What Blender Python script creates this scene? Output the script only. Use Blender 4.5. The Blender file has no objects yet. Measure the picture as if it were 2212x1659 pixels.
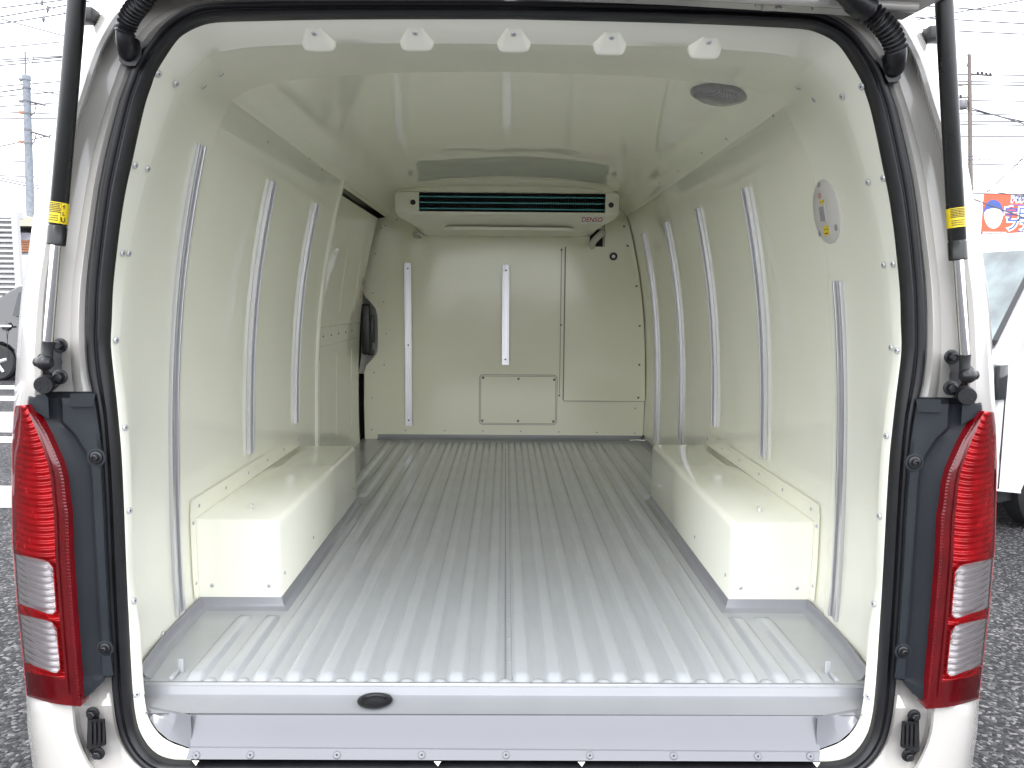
import bpy, bmesh, math, random
from mathutils import Vector, Matrix, Euler
from mathutils.bvhtree import BVHTree
random.seed(7)
PI = math.pi
SC = bpy.context.scene
COL = SC.collection

# ------------------------------------------------------------------ camera
PW, PH, FOC = 2212.0, 1659.0, 1670.0       # measuring grid of the photograph
CAMZ = 1.37
PITCH, YAW, ROLL = math.radians(6.131), math.radians(0.526), math.radians(0.45)
CROT = Matrix.Rotation(-YAW, 3, 'Z') @ Matrix.Rotation(PI/2-PITCH, 3, 'X') @ Matrix.Rotation(ROLL, 3, 'Z')
cam_data = bpy.data.cameras.new('camera')
cam_data.sensor_width = 36.0
cam_data.lens = FOC/PW*36.0
cam_data.clip_start = 0.02
cam_data.clip_end = 2000
cam = bpy.data.objects.new('camera', cam_data)
COL.objects.link(cam)
cam.matrix_world = Matrix.Translation((0, 0, CAMZ)) @ CROT.to_4x4()
SC.camera = cam

# ------------------------------------------------------------------ light
SUN_EL, SUN_ROT = math.radians(55), math.radians(186)
world = bpy.data.worlds.new('World'); SC.world = world
world.use_nodes = True
nt = world.node_tree; nt.nodes.clear()
wo = nt.nodes.new('ShaderNodeOutputWorld'); bg = nt.nodes.new('ShaderNodeBackground')
sky = nt.nodes.new('ShaderNodeTexSky'); sky.sky_type = 'NISHITA'; sky.sun_disc = False
sky.sun_elevation = SUN_EL; sky.sun_rotation = SUN_ROT; sky.dust_density = 4.0; sky.air_density = 1.0
hs = nt.nodes.new('ShaderNodeHueSaturation'); hs.inputs['Saturation'].default_value = 0.15
mx = nt.nodes.new('ShaderNodeMix'); mx.data_type = 'RGBA'; mx.inputs[0].default_value = 0.82
tc = nt.nodes.new('ShaderNodeTexCoord'); nz = nt.nodes.new('ShaderNodeTexNoise')
nz.inputs['Scale'].default_value = 2.2; nz.inputs['Detail'].default_value = 5
mp = nt.nodes.new('ShaderNodeMapping'); mp.inputs['Scale'].default_value = (1, 1, 3)
cr = nt.nodes.new('ShaderNodeValToRGB')
cr.color_ramp.elements[0].position = 0.3; cr.color_ramp.elements[0].color = (6.6, 6.9, 7.6, 1)
cr.color_ramp.elements[1].position = 0.7; cr.color_ramp.elements[1].color = (8.6, 8.7, 9.0, 1)
nt.links.new(tc.outputs['Generated'], mp.inputs['Vector']); nt.links.new(mp.outputs[0], nz.inputs['Vector'])
nt.links.new(nz.outputs['Fac'], cr.inputs['Fac'])
nt.links.new(sky.outputs[0], hs.inputs['Color'])
nt.links.new(hs.outputs[0], mx.inputs[6]); nt.links.new(cr.outputs[0], mx.inputs[7])
nt.links.new(mx.outputs[2], bg.inputs['Color']); bg.inputs['Strength'].default_value = 0.10
nt.links.new(bg.outputs[0], wo.inputs['Surface'])
sd = bpy.data.lights.new('sun', 'SUN'); sd.energy = 0.5; sd.angle = math.radians(30); sd.color = (1, .97, .92)
sun = bpy.data.objects.new('sun', sd); COL.objects.link(sun)
# sun stands behind the photographer's left shoulder, veiled by cloud
sdir = Vector((math.sin(SUN_ROT)*math.cos(SUN_EL), math.cos(SUN_ROT)*math.cos(SUN_EL), math.sin(SUN_EL)))
sun.rotation_euler = sdir.to_track_quat('Z', 'Y').to_euler()
sun.location = sdir*50
vs = SC.view_settings
vs.view_transform = 'Standard'; vs.look = 'None'; vs.gamma = 1.0; vs.use_curve_mapping = False
vs.exposure = 2.4
cy = SC.cycles
cy.max_bounces = 14; cy.diffuse_bounces = 9; cy.glossy_bounces = 5; cy.transparent_max_bounces = 12
cy.use_denoising = True
try: cy.caustics_reflective = False; cy.caustics_refractive = False
except Exception: pass

# ------------------------------------------------------------------ helpers
def ray(px, py):
    return CROT @ Vector(((px-PW/2)/FOC, -(py-PH/2)/FOC, -1.0))
def at(px, py, X=None, Y=None, Z=None):
    d = ray(px, py)
    t = Y/d.y if Y is not None else X/d.x if X is not None else (Z-CAMZ)/d.z
    return Vector((0, 0, CAMZ)) + d*t
def lerp(a, b, t): return a+(b-a)*t
def sstep(a, b, x):
    t = max(0.0, min(1.0, (x-a)/(b-a))); return t*t*(3-2*t)
def interp(tab, x):
    if x <= tab[0][0]: return tab[0][1]
    for (a, va), (b, vb) in zip(tab, tab[1:]):
        if x <= b: return va+(vb-va)*(x-a)/(b-a)
    return tab[-1][1]
def catmull(pts, n):
    P = [Vector(p) for p in pts]; out = []
    for i in range(len(P)-1):
        p0 = P[i-1] if i > 0 else P[0]*2-P[1]
        p1, p2 = P[i], P[i+1]
        p3 = P[i+2] if i+2 < len(P) else P[-1]*2-P[-2]
        for k in range(n):
            t = k/n
            out.append(0.5*((2*p1)+(p2-p0)*t+(2*p0-5*p1+4*p2-p3)*t*t+(3*p1-p0-3*p2+p3)*t**3))
    out.append(P[-1]); return out
def frame(axis, up=(0, 0, 1)):
    z = Vector(axis).normalized(); u = Vector(up)
    if abs(z.dot(u)) > .98: u = Vector((0, 1, 0))
    x = u.cross(z).normalized(); y = z.cross(x)
    return Matrix((x, y, z)).transposed()

class MB:
    def __init__(s): s.v = []; s.f = []; s.m = []
    def add(s, vs_, fs, mi=0):
        o = len(s.v); s.v += [tuple(v) for v in vs_]
        for f in fs: s.f.append(tuple(i+o for i in f)); s.m.append(mi)
        return s
    def grid(s, rows, close_u=False, close_v=False, mi=0):
        n = len(rows[0]); V = [p for r in rows for p in r]; F = []
        R = len(rows)
        for i in range(R if close_v else R-1):
            for j in range(n if close_u else n-1):
                a = i*n+j; b = i*n+(j+1) % n; i2 = (i+1) % R
                F.append((a, b, i2*n+(j+1) % n, i2*n+j))
        return s.add(V, F, mi)
    def ngon(s, pts, mi=0): return s.add(pts, [tuple(range(len(pts)))], mi)
    def tube(s, path, r, n=12, caps=True, mi=0):
        path = [Vector(p) for p in path]; rows = []
        rr = r if isinstance(r, (list, tuple)) else [r]*len(path)
        prev = None
        for i, p in enumerate(path):
            d = (path[min(i+1, len(path)-1)]-path[max(i-1, 0)])
            if d.length < 1e-9: d = Vector((0, 0, 1))
            d.normalize()
            if prev is None:
                F = frame(d); x = F.col[0]
            else:
                x = prev-d*prev.dot(d); x.normalize()
            y = d.cross(x); prev = x
            rows.append([p+(x*math.cos(2*PI*k/n)+y*math.sin(2*PI*k/n))*rr[i] for k in range(n)])
        s.grid(rows, close_u=True, mi=mi)
        if caps:
            s.ngon(rows[0][::-1], mi); s.ngon(rows[-1], mi)
        return s
    def lathe(s, prof, o, axis, n=20, mi=0, sx=1.0, up=(0, 0, 1)):
        F = frame(axis, up); o = Vector(o); rows = []
        for r, h in prof:
            rows.append([o+F@Vector((r*sx*math.cos(2*PI*k/n), r*math.sin(2*PI*k/n), h)) for k in range(n)])
        s.grid(rows, close_u=True, mi=mi)
        if prof[0][0] > 1e-6: s.ngon(rows[0][::-1], mi)
        if prof[-1][0] > 1e-6: s.ngon(rows[-1], mi)
        return s
    def box(s, c, d, rot=None, bev=0.0, seg=2, mi=0):
        bm = bmesh.new(); bmesh.ops.create_cube(bm, size=1.0)
        for v in bm.verts: v.co = Vector((v.co.x*d[0], v.co.y*d[1], v.co.z*d[2]))
        if bev: bmesh.ops.bevel(bm, geom=bm.edges[:], offset=bev, segments=seg, profile=.5, affect='EDGES')
        R = rot if rot is not None else Matrix.Identity(3)
        bm.verts.index_update()
        s.add([Vector(c)+R@v.co for v in bm.verts], [[v.index for v in f.verts] for f in bm.faces], mi)
        bm.free(); return s
    def prism(s, poly, fn, w0, w1, mi=0, inset=0.0):
        """poly in (u, v); fn(u, v, w) -> point"""
        n = len(poly); a = [fn(u, v, w0) for u, v in poly]; b = [fn(u, v, w1) for u, v in poly]
        s.add(a+b, [tuple(range(n))[::-1], tuple(range(n, 2*n))]+[(i, (i+1) % n, n+(i+1) % n, n+i) for i in range(n)], mi)
        return s
    def mirrored(s):
        m = MB(); m.v = [(2*VX-x, y, z) for x, y, z in s.v]; m.f = [f[::-1] for f in s.f]; m.m = s.m[:]; return m
    def mesh(s, name, mats, smooth=40):
        me = bpy.data.meshes.new(name)
        if name == 'rear_lining':
            key = {}; rem = []; V2 = []
            for v in s.v:
                k = (round(v[0], 4), round(v[1], 4), round(v[2], 4))
                if k not in key: key[k] = len(V2); V2.append(v)
                rem.append(key[k])
            F2, M2 = [], []
            for f, m_ in zip(s.f, s.m):
                g_ = []
                for i in f:
                    if rem[i] not in g_: g_.append(rem[i])
                if len(g_) > 2: F2.append(tuple(g_)); M2.append(m_)
            s.v, s.f, s.m = V2, F2, M2
        me.from_pydata(s.v, [], s.f)
        if not isinstance(mats, (list, tuple)): mats = [mats]
        for m in mats: me.materials.append(m)
        me.polygons.foreach_set('material_index', s.m)
        if smooth:
            me.polygons.foreach_set('use_smooth', [True]*len(me.polygons))
            me.update()
            me.set_sharp_from_angle(angle=math.radians(smooth))
        me.update(); return me
    def build(s, name, mats, parent=None, smooth=40, label=None):
        return link(name, s.mesh(name, mats, smooth), parent, label=label)
    def bvh(s): return BVHTree.FromPolygons([Vector(v) for v in s.v], s.f)

VX = 0.005        # centre plane of the van
ROOTINV = {}
def link(name, me, parent=None, loc=None, rot=None, label=None):
    o = bpy.data.objects.new(name, me); COL.objects.link(o)
    if loc is not None: o.location = loc
    if rot is not None: o.rotation_euler = rot
    if parent is not None:
        o.parent = parent
        if parent.name in ROOTINV: o.matrix_parent_inverse = ROOTINV[parent.name]
    if label: o['label'] = label
    return o
def thing(name, label, cat, loc=(0, 0, 0), rotz=0, group=None):
    o = bpy.data.objects.new(name, None); COL.objects.link(o)
    o.location = loc; o.rotation_euler = (0, 0, rotz); o.empty_display_size = .2
    o['label'] = label; o['category'] = cat
    if group: o['group'] = group
    return o
def tag(o, label=None, cat=None, group=None, kind=None):
    if label: o['label'] = label
    if cat: o['category'] = cat
    if group: o['group'] = group
    if kind: o['kind'] = kind
    return o
def text_mesh(txt, size, ext=0.0004, align='CENTER', shear=0.0, bold=0.0):
    c = bpy.data.curves.new('lettering', 'FONT'); c.body = txt; c.size = size; c.extrude = ext
    c.align_x = align; c.align_y = 'CENTER'; c.shear = shear; c.offset = bold
    c.resolution_u = 3
    o = bpy.data.objects.new('lettering', c); COL.objects.link(o)
    dg = bpy.context.evaluated_depsgraph_get(); dg.update()
    me = bpy.data.meshes.new_from_object(o.evaluated_get(dg))
    bpy.data.objects.remove(o); bpy.data.curves.remove(c)
    return me
def lettering(txt, size, origin, normal, right, mat, parent, name='lettering', ext=0.0004, shear=0, bold=0, sx=1.0):
    me = text_mesh(txt, size, ext, shear=shear, bold=bold)
    me.materials.clear(); me.materials.append(mat)
    n = Vector(normal).normalized(); r = Vector(right); r = (r-n*r.dot(n)).normalized(); u = n.cross(r)
    M3 = Matrix((r, u, n)).transposed()
    for v in me.vertices: v.co = Vector(origin)+M3@Vector((v.co.x*sx, v.co.y, v.co.z))
    return link(name, me, parent)

def mat(name, col, rough=.5, metal=0.0, coat=0.0, var=0.0, vscale=8.0, bump=0.0, bscale=60.0, spec=.5, trans=0.0, emit=None, bdist=.002, bdetail=3, coatrough=.03):
    m = bpy.data.materials.new(name); m.use_nodes = True
    t = m.node_tree; b = t.nodes['Principled BSDF']
    b.inputs['Base Color'].default_value = (*col, 1); b.inputs['Roughness'].default_value = rough
    b.inputs['Metallic'].default_value = metal; b.inputs['Coat Weight'].default_value = coat
    b.inputs['Coat Roughness'].default_value = coatrough
    b.inputs['Specular IOR Level'].default_value = spec
    if trans: b.inputs['Transmission Weight'].default_value = trans
    if emit: b.inputs['Emission Color'].default_value = (*emit, 1); b.inputs['Emission Strength'].default_value = 1
    tc = t.nodes.new('ShaderNodeTexCoord')
    if var:
        n = t.nodes.new('ShaderNodeTexNoise'); n.inputs['Scale'].default_value = vscale; n.inputs['Detail'].default_value = 6
        r = t.nodes.new('ShaderNodeValToRGB')
        r.color_ramp.elements[0].position = .3; r.color_ramp.elements[1].position = .7
        r.color_ramp.elements[0].color = (*[c*(1-var) for c in col], 1); r.color_ramp.elements[1].color = (*[min(1, c*(1+var)) for c in col], 1)
        t.links.new(tc.outputs['Object'], n.inputs['Vector']); t.links.new(n.outputs['Fac'], r.inputs['Fac'])
        t.links.new(r.outputs['Color'], b.inputs['Base Color'])
        rr = t.nodes.new('ShaderNodeMapRange'); rr.inputs['To Min'].default_value = rough*.8; rr.inputs['To Max'].default_value = min(1, rough*1.25)
        t.links.new(n.outputs['Fac'], rr.inputs['Value']); t.links.new(rr.outputs[0], b.inputs['Roughness'])
    if bump:
        n2 = t.nodes.new('ShaderNodeTexNoise'); n2.inputs['Scale'].default_value = bscale; n2.inputs['Detail'].default_value = bdetail
        bp = t.nodes.new('ShaderNodeBump'); bp.inputs['Strength'].default_value = bump; bp.inputs['Distance'].default_value = bdist
        t.links.new(tc.outputs['Object'], n2.inputs['Vector']); t.links.new(n2.outputs['Fac'], bp.inputs['Height'])
        t.links.new(bp.outputs[0], b.inputs['Normal'])
        if coat: t.links.new(bp.outputs[0], b.inputs['Coat Normal'])
    return m

M = {}
M['cream'] = mat('cream_gloss_lining', (.91, .905, .795), .02, spec=.75, var=.01, vscale=2, bump=.35, bscale=4.5, bdist=.004, bdetail=1)
M['creambulk'] = mat('cream_gloss_bulkhead', (.85, .84, .68), .11, var=.015, vscale=2, bump=.3, bscale=4, bdist=.006, bdetail=1)
M['creamsatin'] = mat('cream_satin_lining', (.91, .905, .80), .30)
M['creamflat'] = mat('cream_satin_part', (.88, .87, .785), .3, var=.02, vscale=5)
M['floor'] = mat('grey_floor_coating', (.41, .425, .445), .2, var=.03, vscale=7, bump=.3, bscale=14, bdist=.002, bdetail=2)
M['cove'] = mat('grey_cove_sealant', (.27, .275, .30), .2, var=.04, vscale=12, bump=.2, bscale=30)
M['white'] = mat('white_body_paint', (.48, .465, .44), .16, coat=.6, var=.015, vscale=3, bump=.05, bscale=8)
M['purewhite'] = mat('white_bumper_paint', (.6, .595, .58), .2, coat=.5, var=.015, vscale=4)
M['rubber'] = mat('black_rubber', (.009, .009, .011), .38, var=.2, vscale=30, bump=.15, bscale=200, bdist=.0006)
M['blackp'] = mat('black_plastic', (.015, .015, .017), .36, var=.15, vscale=30)
M['blackpaint'] = mat('black_satin_tube', (.012, .013, .013), .28, var=.1, vscale=20)
M['trim'] = mat('dark_grey_plastic', (.016, .020, .025), .5, spec=.3, var=.08, vscale=10, bump=.2, bscale=400, bdist=.0004)
M['chrome'] = mat('chrome_rod', (.8, .8, .82), .06, 1.0)
M['alu'] = mat('brushed_aluminium', (.72, .72, .75), .38, 1.0)
M['rivet'] = mat('white_rivet', (.62, .63, .66), .25, .3)
M['dark'] = mat('dark_hole', (.01, .01, .012), .6)
M['screw'] = mat('grey_screw', (.16, .16, .15), .4, .6)
M['yellow'] = mat('yellow_label', (.80, .60, .01), .4, var=.04, vscale=40)
M['ink'] = mat('black_ink', (.012, .012, .012), .5)
M['redink'] = mat('red_ink', (.45, .01, .03), .4)
M['teal'] = mat('teal_coolant_tube', (.16, .58, .62), .25, .4)
M['fin'] = mat('black_fin', (.006, .008, .009), .4)
M['lampgrey'] = mat('grey_lamp_plastic', (.30, .29, .32), .3, var=.1, vscale=60)
M['offwhite'] = mat('offwhite_plastic', (.62, .60, .58), .35, var=.03)
M['pink'] = mat('pink_indicator', (.45, .25, .25), .3)
M['paper'] = mat('sticker_paper', (.62, .60, .48), .4)
M['redspot'] = mat('sticker_red_print', (.5, .06, .03), .4)
# lamp
def thin_lens(name, tint, refl=.9):
    m = bpy.data.materials.new(name); m.use_nodes = True; t = m.node_tree; t.nodes.clear()
    o = t.nodes.new('ShaderNodeOutputMaterial'); tr = t.nodes.new('ShaderNodeBsdfTransparent'); g = t.nodes.new('ShaderNodeBsdfGlossy')
    fr = t.nodes.new('ShaderNodeFresnel'); fr.inputs['IOR'].default_value = 1.5
    mxs = t.nodes.new('ShaderNodeMixShader'); tr.inputs['Color'].default_value = (*tint, 1)
    g.inputs['Roughness'].default_value = .04; g.inputs['Color'].default_value = (refl, refl, refl, 1)
    t.links.new(fr.outputs[0], mxs.inputs[0]); t.links.new(tr.outputs[0], mxs.inputs[1]); t.links.new(g.outputs[0], mxs.inputs[2])
    t.links.new(mxs.outputs[0], o.inputs['Surface']); return m
M['lens'] = thin_lens('clear_outer_lens', (.97, .93, .93), .32)
M['carglass'] = thin_lens('tinted_window_glass', (.55, .68, .66))
M['red'] = mat('red_reflector', (.62, .002, .008), .25, .2, coat=.5, var=.25, vscale=35)
M['reddark'] = mat('dark_red_rim', (.20, .001, .005), .22, coat=.6, var=.2, vscale=25)
M['silver'] = mat('silver_reflector', (.86, .86, .87), .14, .6)

# asphalt
def asphalt():
    m = bpy.data.materials.new('asphalt'); m.use_nodes = True; t = m.node_tree; b = t.nodes['Principled BSDF']
    tc = t.nodes.new('ShaderNodeTexCoord')
    vo = t.nodes.new('ShaderNodeTexVoronoi'); vo.inputs['Scale'].default_value = 85; vo.inputs['Randomness'].default_value = 1
    n = t.nodes.new('ShaderNodeTexNoise'); n.inputs['Scale'].default_value = .9; n.inputs['Detail'].default_value = 7
    r = t.nodes.new('ShaderNodeValToRGB'); e = r.color_ramp.elements
    e[0].position = 0; e[0].color = (.007, .007, .009, 1); e[1].position = 1; e[1].color = (.15, .147, .15, 1)
    k = r.color_ramp.elements.new(.55); k.color = (.023, .024, .026, 1)
    k = r.color_ramp.elements.new(.82); k.color = (.062, .062, .064, 1)
    bw = t.nodes.new('ShaderNodeSeparateColor')
    mul = t.nodes.new('ShaderNodeMix'); mul.data_type = 'RGBA'; mul.blend_type = 'MULTIPLY'; mul.inputs[0].default_value = 1
    r2 = t.nodes.new('ShaderNodeValToRGB'); r2.color_ramp.elements[0].position = .3; r2.color_ramp.elements[0].color = (.7, .7, .7, 1); r2.color_ramp.elements[1].position = .7
    r2.color_ramp.elements[1].color = (1.25, 1.22, 1.2, 1)
    bp = t.nodes.new('ShaderNodeBump'); bp.inputs['Strength'].default_value = .9; bp.inputs['Distance'].default_value = .006; bp.invert = True
    t.links.new(tc.outputs['Object'], vo.inputs['Vector']); t.links.new(tc.outputs['Object'], n.inputs['Vector'])
    t.links.new(vo.outputs['Color'], bw.inputs[0]); t.links.new(bw.outputs[0], r.inputs['Fac'])
    t.links.new(n.outputs['Fac'], r2.inputs['Fac'])
    t.links.new(r.outputs[0], mul.inputs[6]); t.links.new(r2.outputs[0], mul.inputs[7]); t.links.new(mul.outputs[2], b.inputs['Base Color'])
    t.links.new(vo.outputs['Distance'], bp.inputs['Height']); t.links.new(bp.outputs[0], b.inputs['Normal'])
    b.inputs['Roughness'].default_value = .8; b.inputs['Specular IOR Level'].default_value = .25
    return m
M['asphalt'] = asphalt()
M['linepaint'] = mat('white_line_paint', (.5, .5, .5), .6, var=.12, vscale=14)
M['concrete'] = mat('pale_concrete', (.22, .21, .225), .8, var=.08, vscale=5, bump=.4, bscale=60)

# ================================================================== ground
g = MB(); g.grid([[(-400, -400, 0), (400, -400, 0)], [(-400, 600, 0), (400, 600, 0)]])
ground = tag(g.build('ground', M['asphalt'], smooth=0), kind='structure')
def ground_strip(name, pts, m, z=.004):
    s = MB(); s.ngon([(p[0], p[1], z) for p in pts]); s.build(name, m, ground, smooth=0)
def gpx(*pp): return [at(x, y, Z=0) for x, y in pp]
for ya, yb in ((833, 841), (856, 866), (944, 957)):
    a = at(0, (ya+yb)/2, Z=0); w = (at(0, ya, Z=0).y-at(0, yb, Z=0).y)*.5
    ground_strip('parking_line', [(-16, a.y-w), (-2.2, a.y-w), (-2.2, a.y+w), (-16, a.y+w)], M['linepaint'])
a, b = at(0, 890, Z=0), at(0, 935, Z=0)
ground_strip('concrete_strip', [(-16, b.y), (-2.0, b.y), (-2.0, a.y), (-16, a.y)], M['concrete'])
a, b = at(0, 1056, Z=0), at(0, 1118, Z=0)
ground_strip('concrete_pad', [(-12, b.y), (-1.6, b.y+.25), (-1.6, a.y+.1), (-12, a.y)], M['concrete'])

# ================================================================== van
van = thing('cargo_van', 'white refrigerated cargo van with tailgate raised over an empty cream load bay', 'van', (VX, 1.36, 0))
ROOTINV[van.name] = Matrix.Translation((-VX, -1.36, 0))

FZ = .612      # floor valley level
# interior half profile (X from centre, Z), floor -> crease -> roof centre
WALLP = catmull([(.752, .60), (.757, .72), (.757, .90), (.752, 1.10), (.741, 1.27), (.724, 1.42), (.700, 1.56), (.672, 1.69), (.652, 1.77), (.638, 1.825)], 6)
ROOFP = catmull([(.638, 1.825), (.618, 1.847), (.585, 1.868), (.53, 1.886), (.40, 1.899), (.22, 1.908), (0, 1.912)], 6)
WALLT = [(p.y if len(p) == 2 else p[1], p[0]) for p in WALLP]
def W(z):
    return (interp(WALLT, z-.03)+2*interp(WALLT, z)+interp(WALLT, z+.03))/4 if z < 1.77 else interp(WALLT, z)
PROF = [(p[0], p[1]) for p in WALLP]+[(p[0], p[1]) for p in ROOFP[1:]]
PC = (0.0, 1.25)
def prof_at(th):
    """point of the interior profile (right half) at polar angle th about PC, th from -pi/2 to pi/2"""
    best = None
    for (x0, z0), (x1, z1) in zip(PROF, PROF[1:]):
        a0 = math.atan2(z0-PC[1], x0); a1 = math.atan2(z1-PC[1], x1)
        if a0 <= th <= a1:
            t = (th-a0)/(a1-a0+1e-12); return (lerp(x0, x1, t), lerp(z0, z1, t))
    return PROF[0] if th < 0 else PROF[-1]

# ---- door seal outlines measured on the rear flange plane
SY = 1.38
SEAL_OUT = [(1092, 5), (900, 4), (700, 4), (553, 5), (460, 9), (417, 20), (383, 37), (350, 63), (323, 97), (293, 140), (278, 180), (263, 220), (248, 277), (233, 340), (220, 407), (210, 480), (201, 553), (195, 620), (192, 690), (192, 753), (197, 810), (206, 850), (217, 900), (223, 980), (229, 1080), (232, 1160), (236, 1260), (241, 1360), (245, 1440), (249, 1500), (256, 1550), (268, 1592), (292, 1630), (330, 1662), (390, 1680), (500, 1684), (800, 1684), (1092, 1684)]
SEAL_IN = [(1092, 39), (900, 39), (700, 40), (553, 43), (467, 46), (430, 54), (397, 70), (377, 88), (353, 123), (333, 157), (325, 180), (312, 218), (298, 275), (284, 340), (269, 407), (257, 480), (248, 553), (241, 620), (238, 690), (236, 745), (242, 806), (247, 850), (252, 900), (259, 980), (264, 1080), (267, 1160), (271, 1260), (276, 1360), (280, 1440), (284, 1500), (290, 1550), (301, 1588), (326, 1624), (360, 1642), (410, 1646), (500, 1646), (800, 1645), (1092, 1645)]
def close_ring(left):
    """left list of Vectors from top centre to bottom centre -> closed loop (left down, right up)"""
    right = [Vector((2*VX-p.x, p.y, p.z)) for p in left[1:-1]][::-1]
    return left+right
so = [at(x, y, Y=SY) for x, y in SEAL_OUT]; si = [at(x, y, Y=SY) for x, y in SEAL_IN]
# the photo is very slightly rolled; put the centre points on the centre plane
for L in (so, si):
    L[0].x = VX; L[-1].x = VX
prof = [(-.03, .030), (-.015, .0), (.03, -.011), (.14, -.0165), (.30, -.0175), (.44, -.0155), (.48, -.0115), (.52, -.0115), (.56, -.014), (.70, -.016), (.86, -.012), (.95, -.003), (.985, .004), (.93, .03)]
rings = []
so_d = catmull(so, 3); si_d = catmull(si, 3)
for t, dy in prof:
    rings.append(close_ring([lerp(a, b, t)+Vector((0, dy, 0)) for a, b in zip(so_d, si_d)]))
sb = MB(); sb.grid(rings, close_u=True); sb.build('door_seal', M['rubber'], van, smooth=50)

# ---- rear lining: a band lapping the seal flange, then the flare into the load bay
BAND = [(1092, 95), (900, 94), (700, 95), (553, 101), (492, 109), (468, 115), (450, 122), (438, 130), (408, 160), (390, 178), (380, 196), (366, 232), (347, 283), (328, 342), (308, 408), (290, 480), (275, 553), (266, 620), (261, 690), (257, 750), (262, 806), (268, 850), (273, 900), (280, 980), (284, 1080), (286, 1160), (288, 1260), (301, 1355), (306, 1440), (311, 1500), (321, 1550), (343, 1585), (368, 1603), (395, 1613), (414, 1618), (500, 1626), (800, 1626), (1092, 1626)]
bin_ = []
for k, (x, y) in enumerate(BAND):
    p = at(x, y, Y=(lerp(1.432, 1.450, sstep(3, 6, k)) if k < 9 else lerp(1.450, 1.404, sstep(11, 20, k))) if k < 29 else lerp(1.402, 1.385, sstep(28, 33, k)))
    bin_.append(p)
bin_[0].x = VX
bin_d = catmull(bin_, 3)
NB = 3*34            # the band stops where the scuff plate begins
def lining_rows(side):
    cols, bands = [], []
    for k, (p, q) in enumerate(zip(si_d, bin_d)):
        if k > NB: break
        S = lambda v: Vector((VX+side*abs(v.x-VX), v.y, v.z))
        a, c = S(p), S(q); a.y = 1.386
        if k == 0: a.x = c.x = VX
        m1 = lerp(a, c, .25); m2 = lerp(a, c, .75)
        bulge = Vector((0, -.004, 0))
        bands.append([a, m1+bulge*.8, lerp(a, c, .5)+bulge, m2+bulge*.8, c])
        x, z = abs(q.x-VX), q.z
        if z < .618: continue
        th = math.atan2(z-PC[1], x); ix, iz = prof_at(th)
        if z < 1.2: ix, iz = W(z), z
        top = sstep(math.radians(28), math.radians(52), th)
        col = [c.copy()]
        for f, ws, wt in ((.02, .01, .015), (.10, .10, .03), (.25, .35, .14), (.42, .62, .36), (.6, .82, .62), (.8, .95, .86), (1, 1, 1)):
            ws = lerp(ws, {.02: .03, .10: .30, .25: .74, .42: .90, .6: .95, .8: .98, 1: 1}[f], sstep(1.35, .85, z) if z < 1.35 else 0)
            w = lerp(ws, wt, top)
            Y = lerp(c.y, lerp(1.755, 1.90, top), f)
            col.append(Vector((VX+side*lerp(x, ix, w), Y, lerp(z, iz-.0025*top, w))))
        cols.append(catmull(col, 4))
    return cols, bands
colsL, bandL = lining_rows(-1); colsR, bandR = lining_rows(1)
rear_L = MB()
rear_L.grid(colsL[::-1]+colsR[1:])
edge = [c[-1] for c in (colsL[::-1]+colsR[1:])]
rear_L.grid([edge, [Vector((VX+(p.x-VX)*1.004, p.y, p.z+.003*(p.z > 1.7))) for p in edge]])
bandset = (bandL[::-1]+bandR[1:])
NC = len(colsL)
rear_L.grid(bandset)
rear_lining = rear_L.build('rear_lining', M['creamsatin'], van, smooth=33)
LB = rear_L.bvh()

# ---- side walls
def wall_pt(side, z, Y, off=0.0):
    return Vector((VX+side*(W(z)-off), Y, z))
zs = [.60+i*.03 for i in range(41)]+[1.812, 1.825, 1.838]
wl = MB(); wl.grid([[wall_pt(-1, z, Y, -.0025) for z in zs] for Y in (1.74, 2.2, 2.6, 3.05)])
# rolled front lip beside the sliding door
for Y, o in ((3.05, -.0025),):
    wl.grid([[wall_pt(-1, z, 3.05, -.0025) for z in zs], [wall_pt(-1, z, 3.056, .006) for z in zs], [wall_pt(-1, z, 3.07, .008) for z in zs], [wall_pt(-1, z, 3.078, 0) for z in zs], [wall_pt(-1, z, 3.078, -.035) for z in zs]])
wall_left = wl.build('side_wall', M['cream'], van, smooth=60)
wr = MB(); wr.grid([[wall_pt(1, z, Y, -.0025) for z in zs] for Y in (1.74, 2.2, 2.8, 3.5, 4.195)])
wall_right = wr.build('side_wall', M['cream'], van, smooth=60)
LWB, RWB = wl.bvh(), wr.bvh()
# ---- roof
rf = MB()
half = [(p[0], p[1]) for p in ROOFP]
rp = [(-x, z) for x, z in half]+[(x, z) for x, z in half[::-1][1:]]
rp = [(-.652, 1.820)]+rp+[(.652, 1.820)]
rf.grid([[Vector((VX+x, Y, z)) for x, z in rp] for Y in (1.74, 2.3, 3.0, 3.7, 4.195)])
roof = rf.build('roof_lining', M['cream'], van, smooth=60)
RB = rf.bvh()
def cam_hit(px, py, bv):
    d = ray(px, py).normalized()
    r = bv.ray_cast(Vector((0, 0, CAMZ)), d)
    if r[0] is None: return None
    n = r[1]
    if n.dot(d) > 0: n = -n
    return r[0], n
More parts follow.
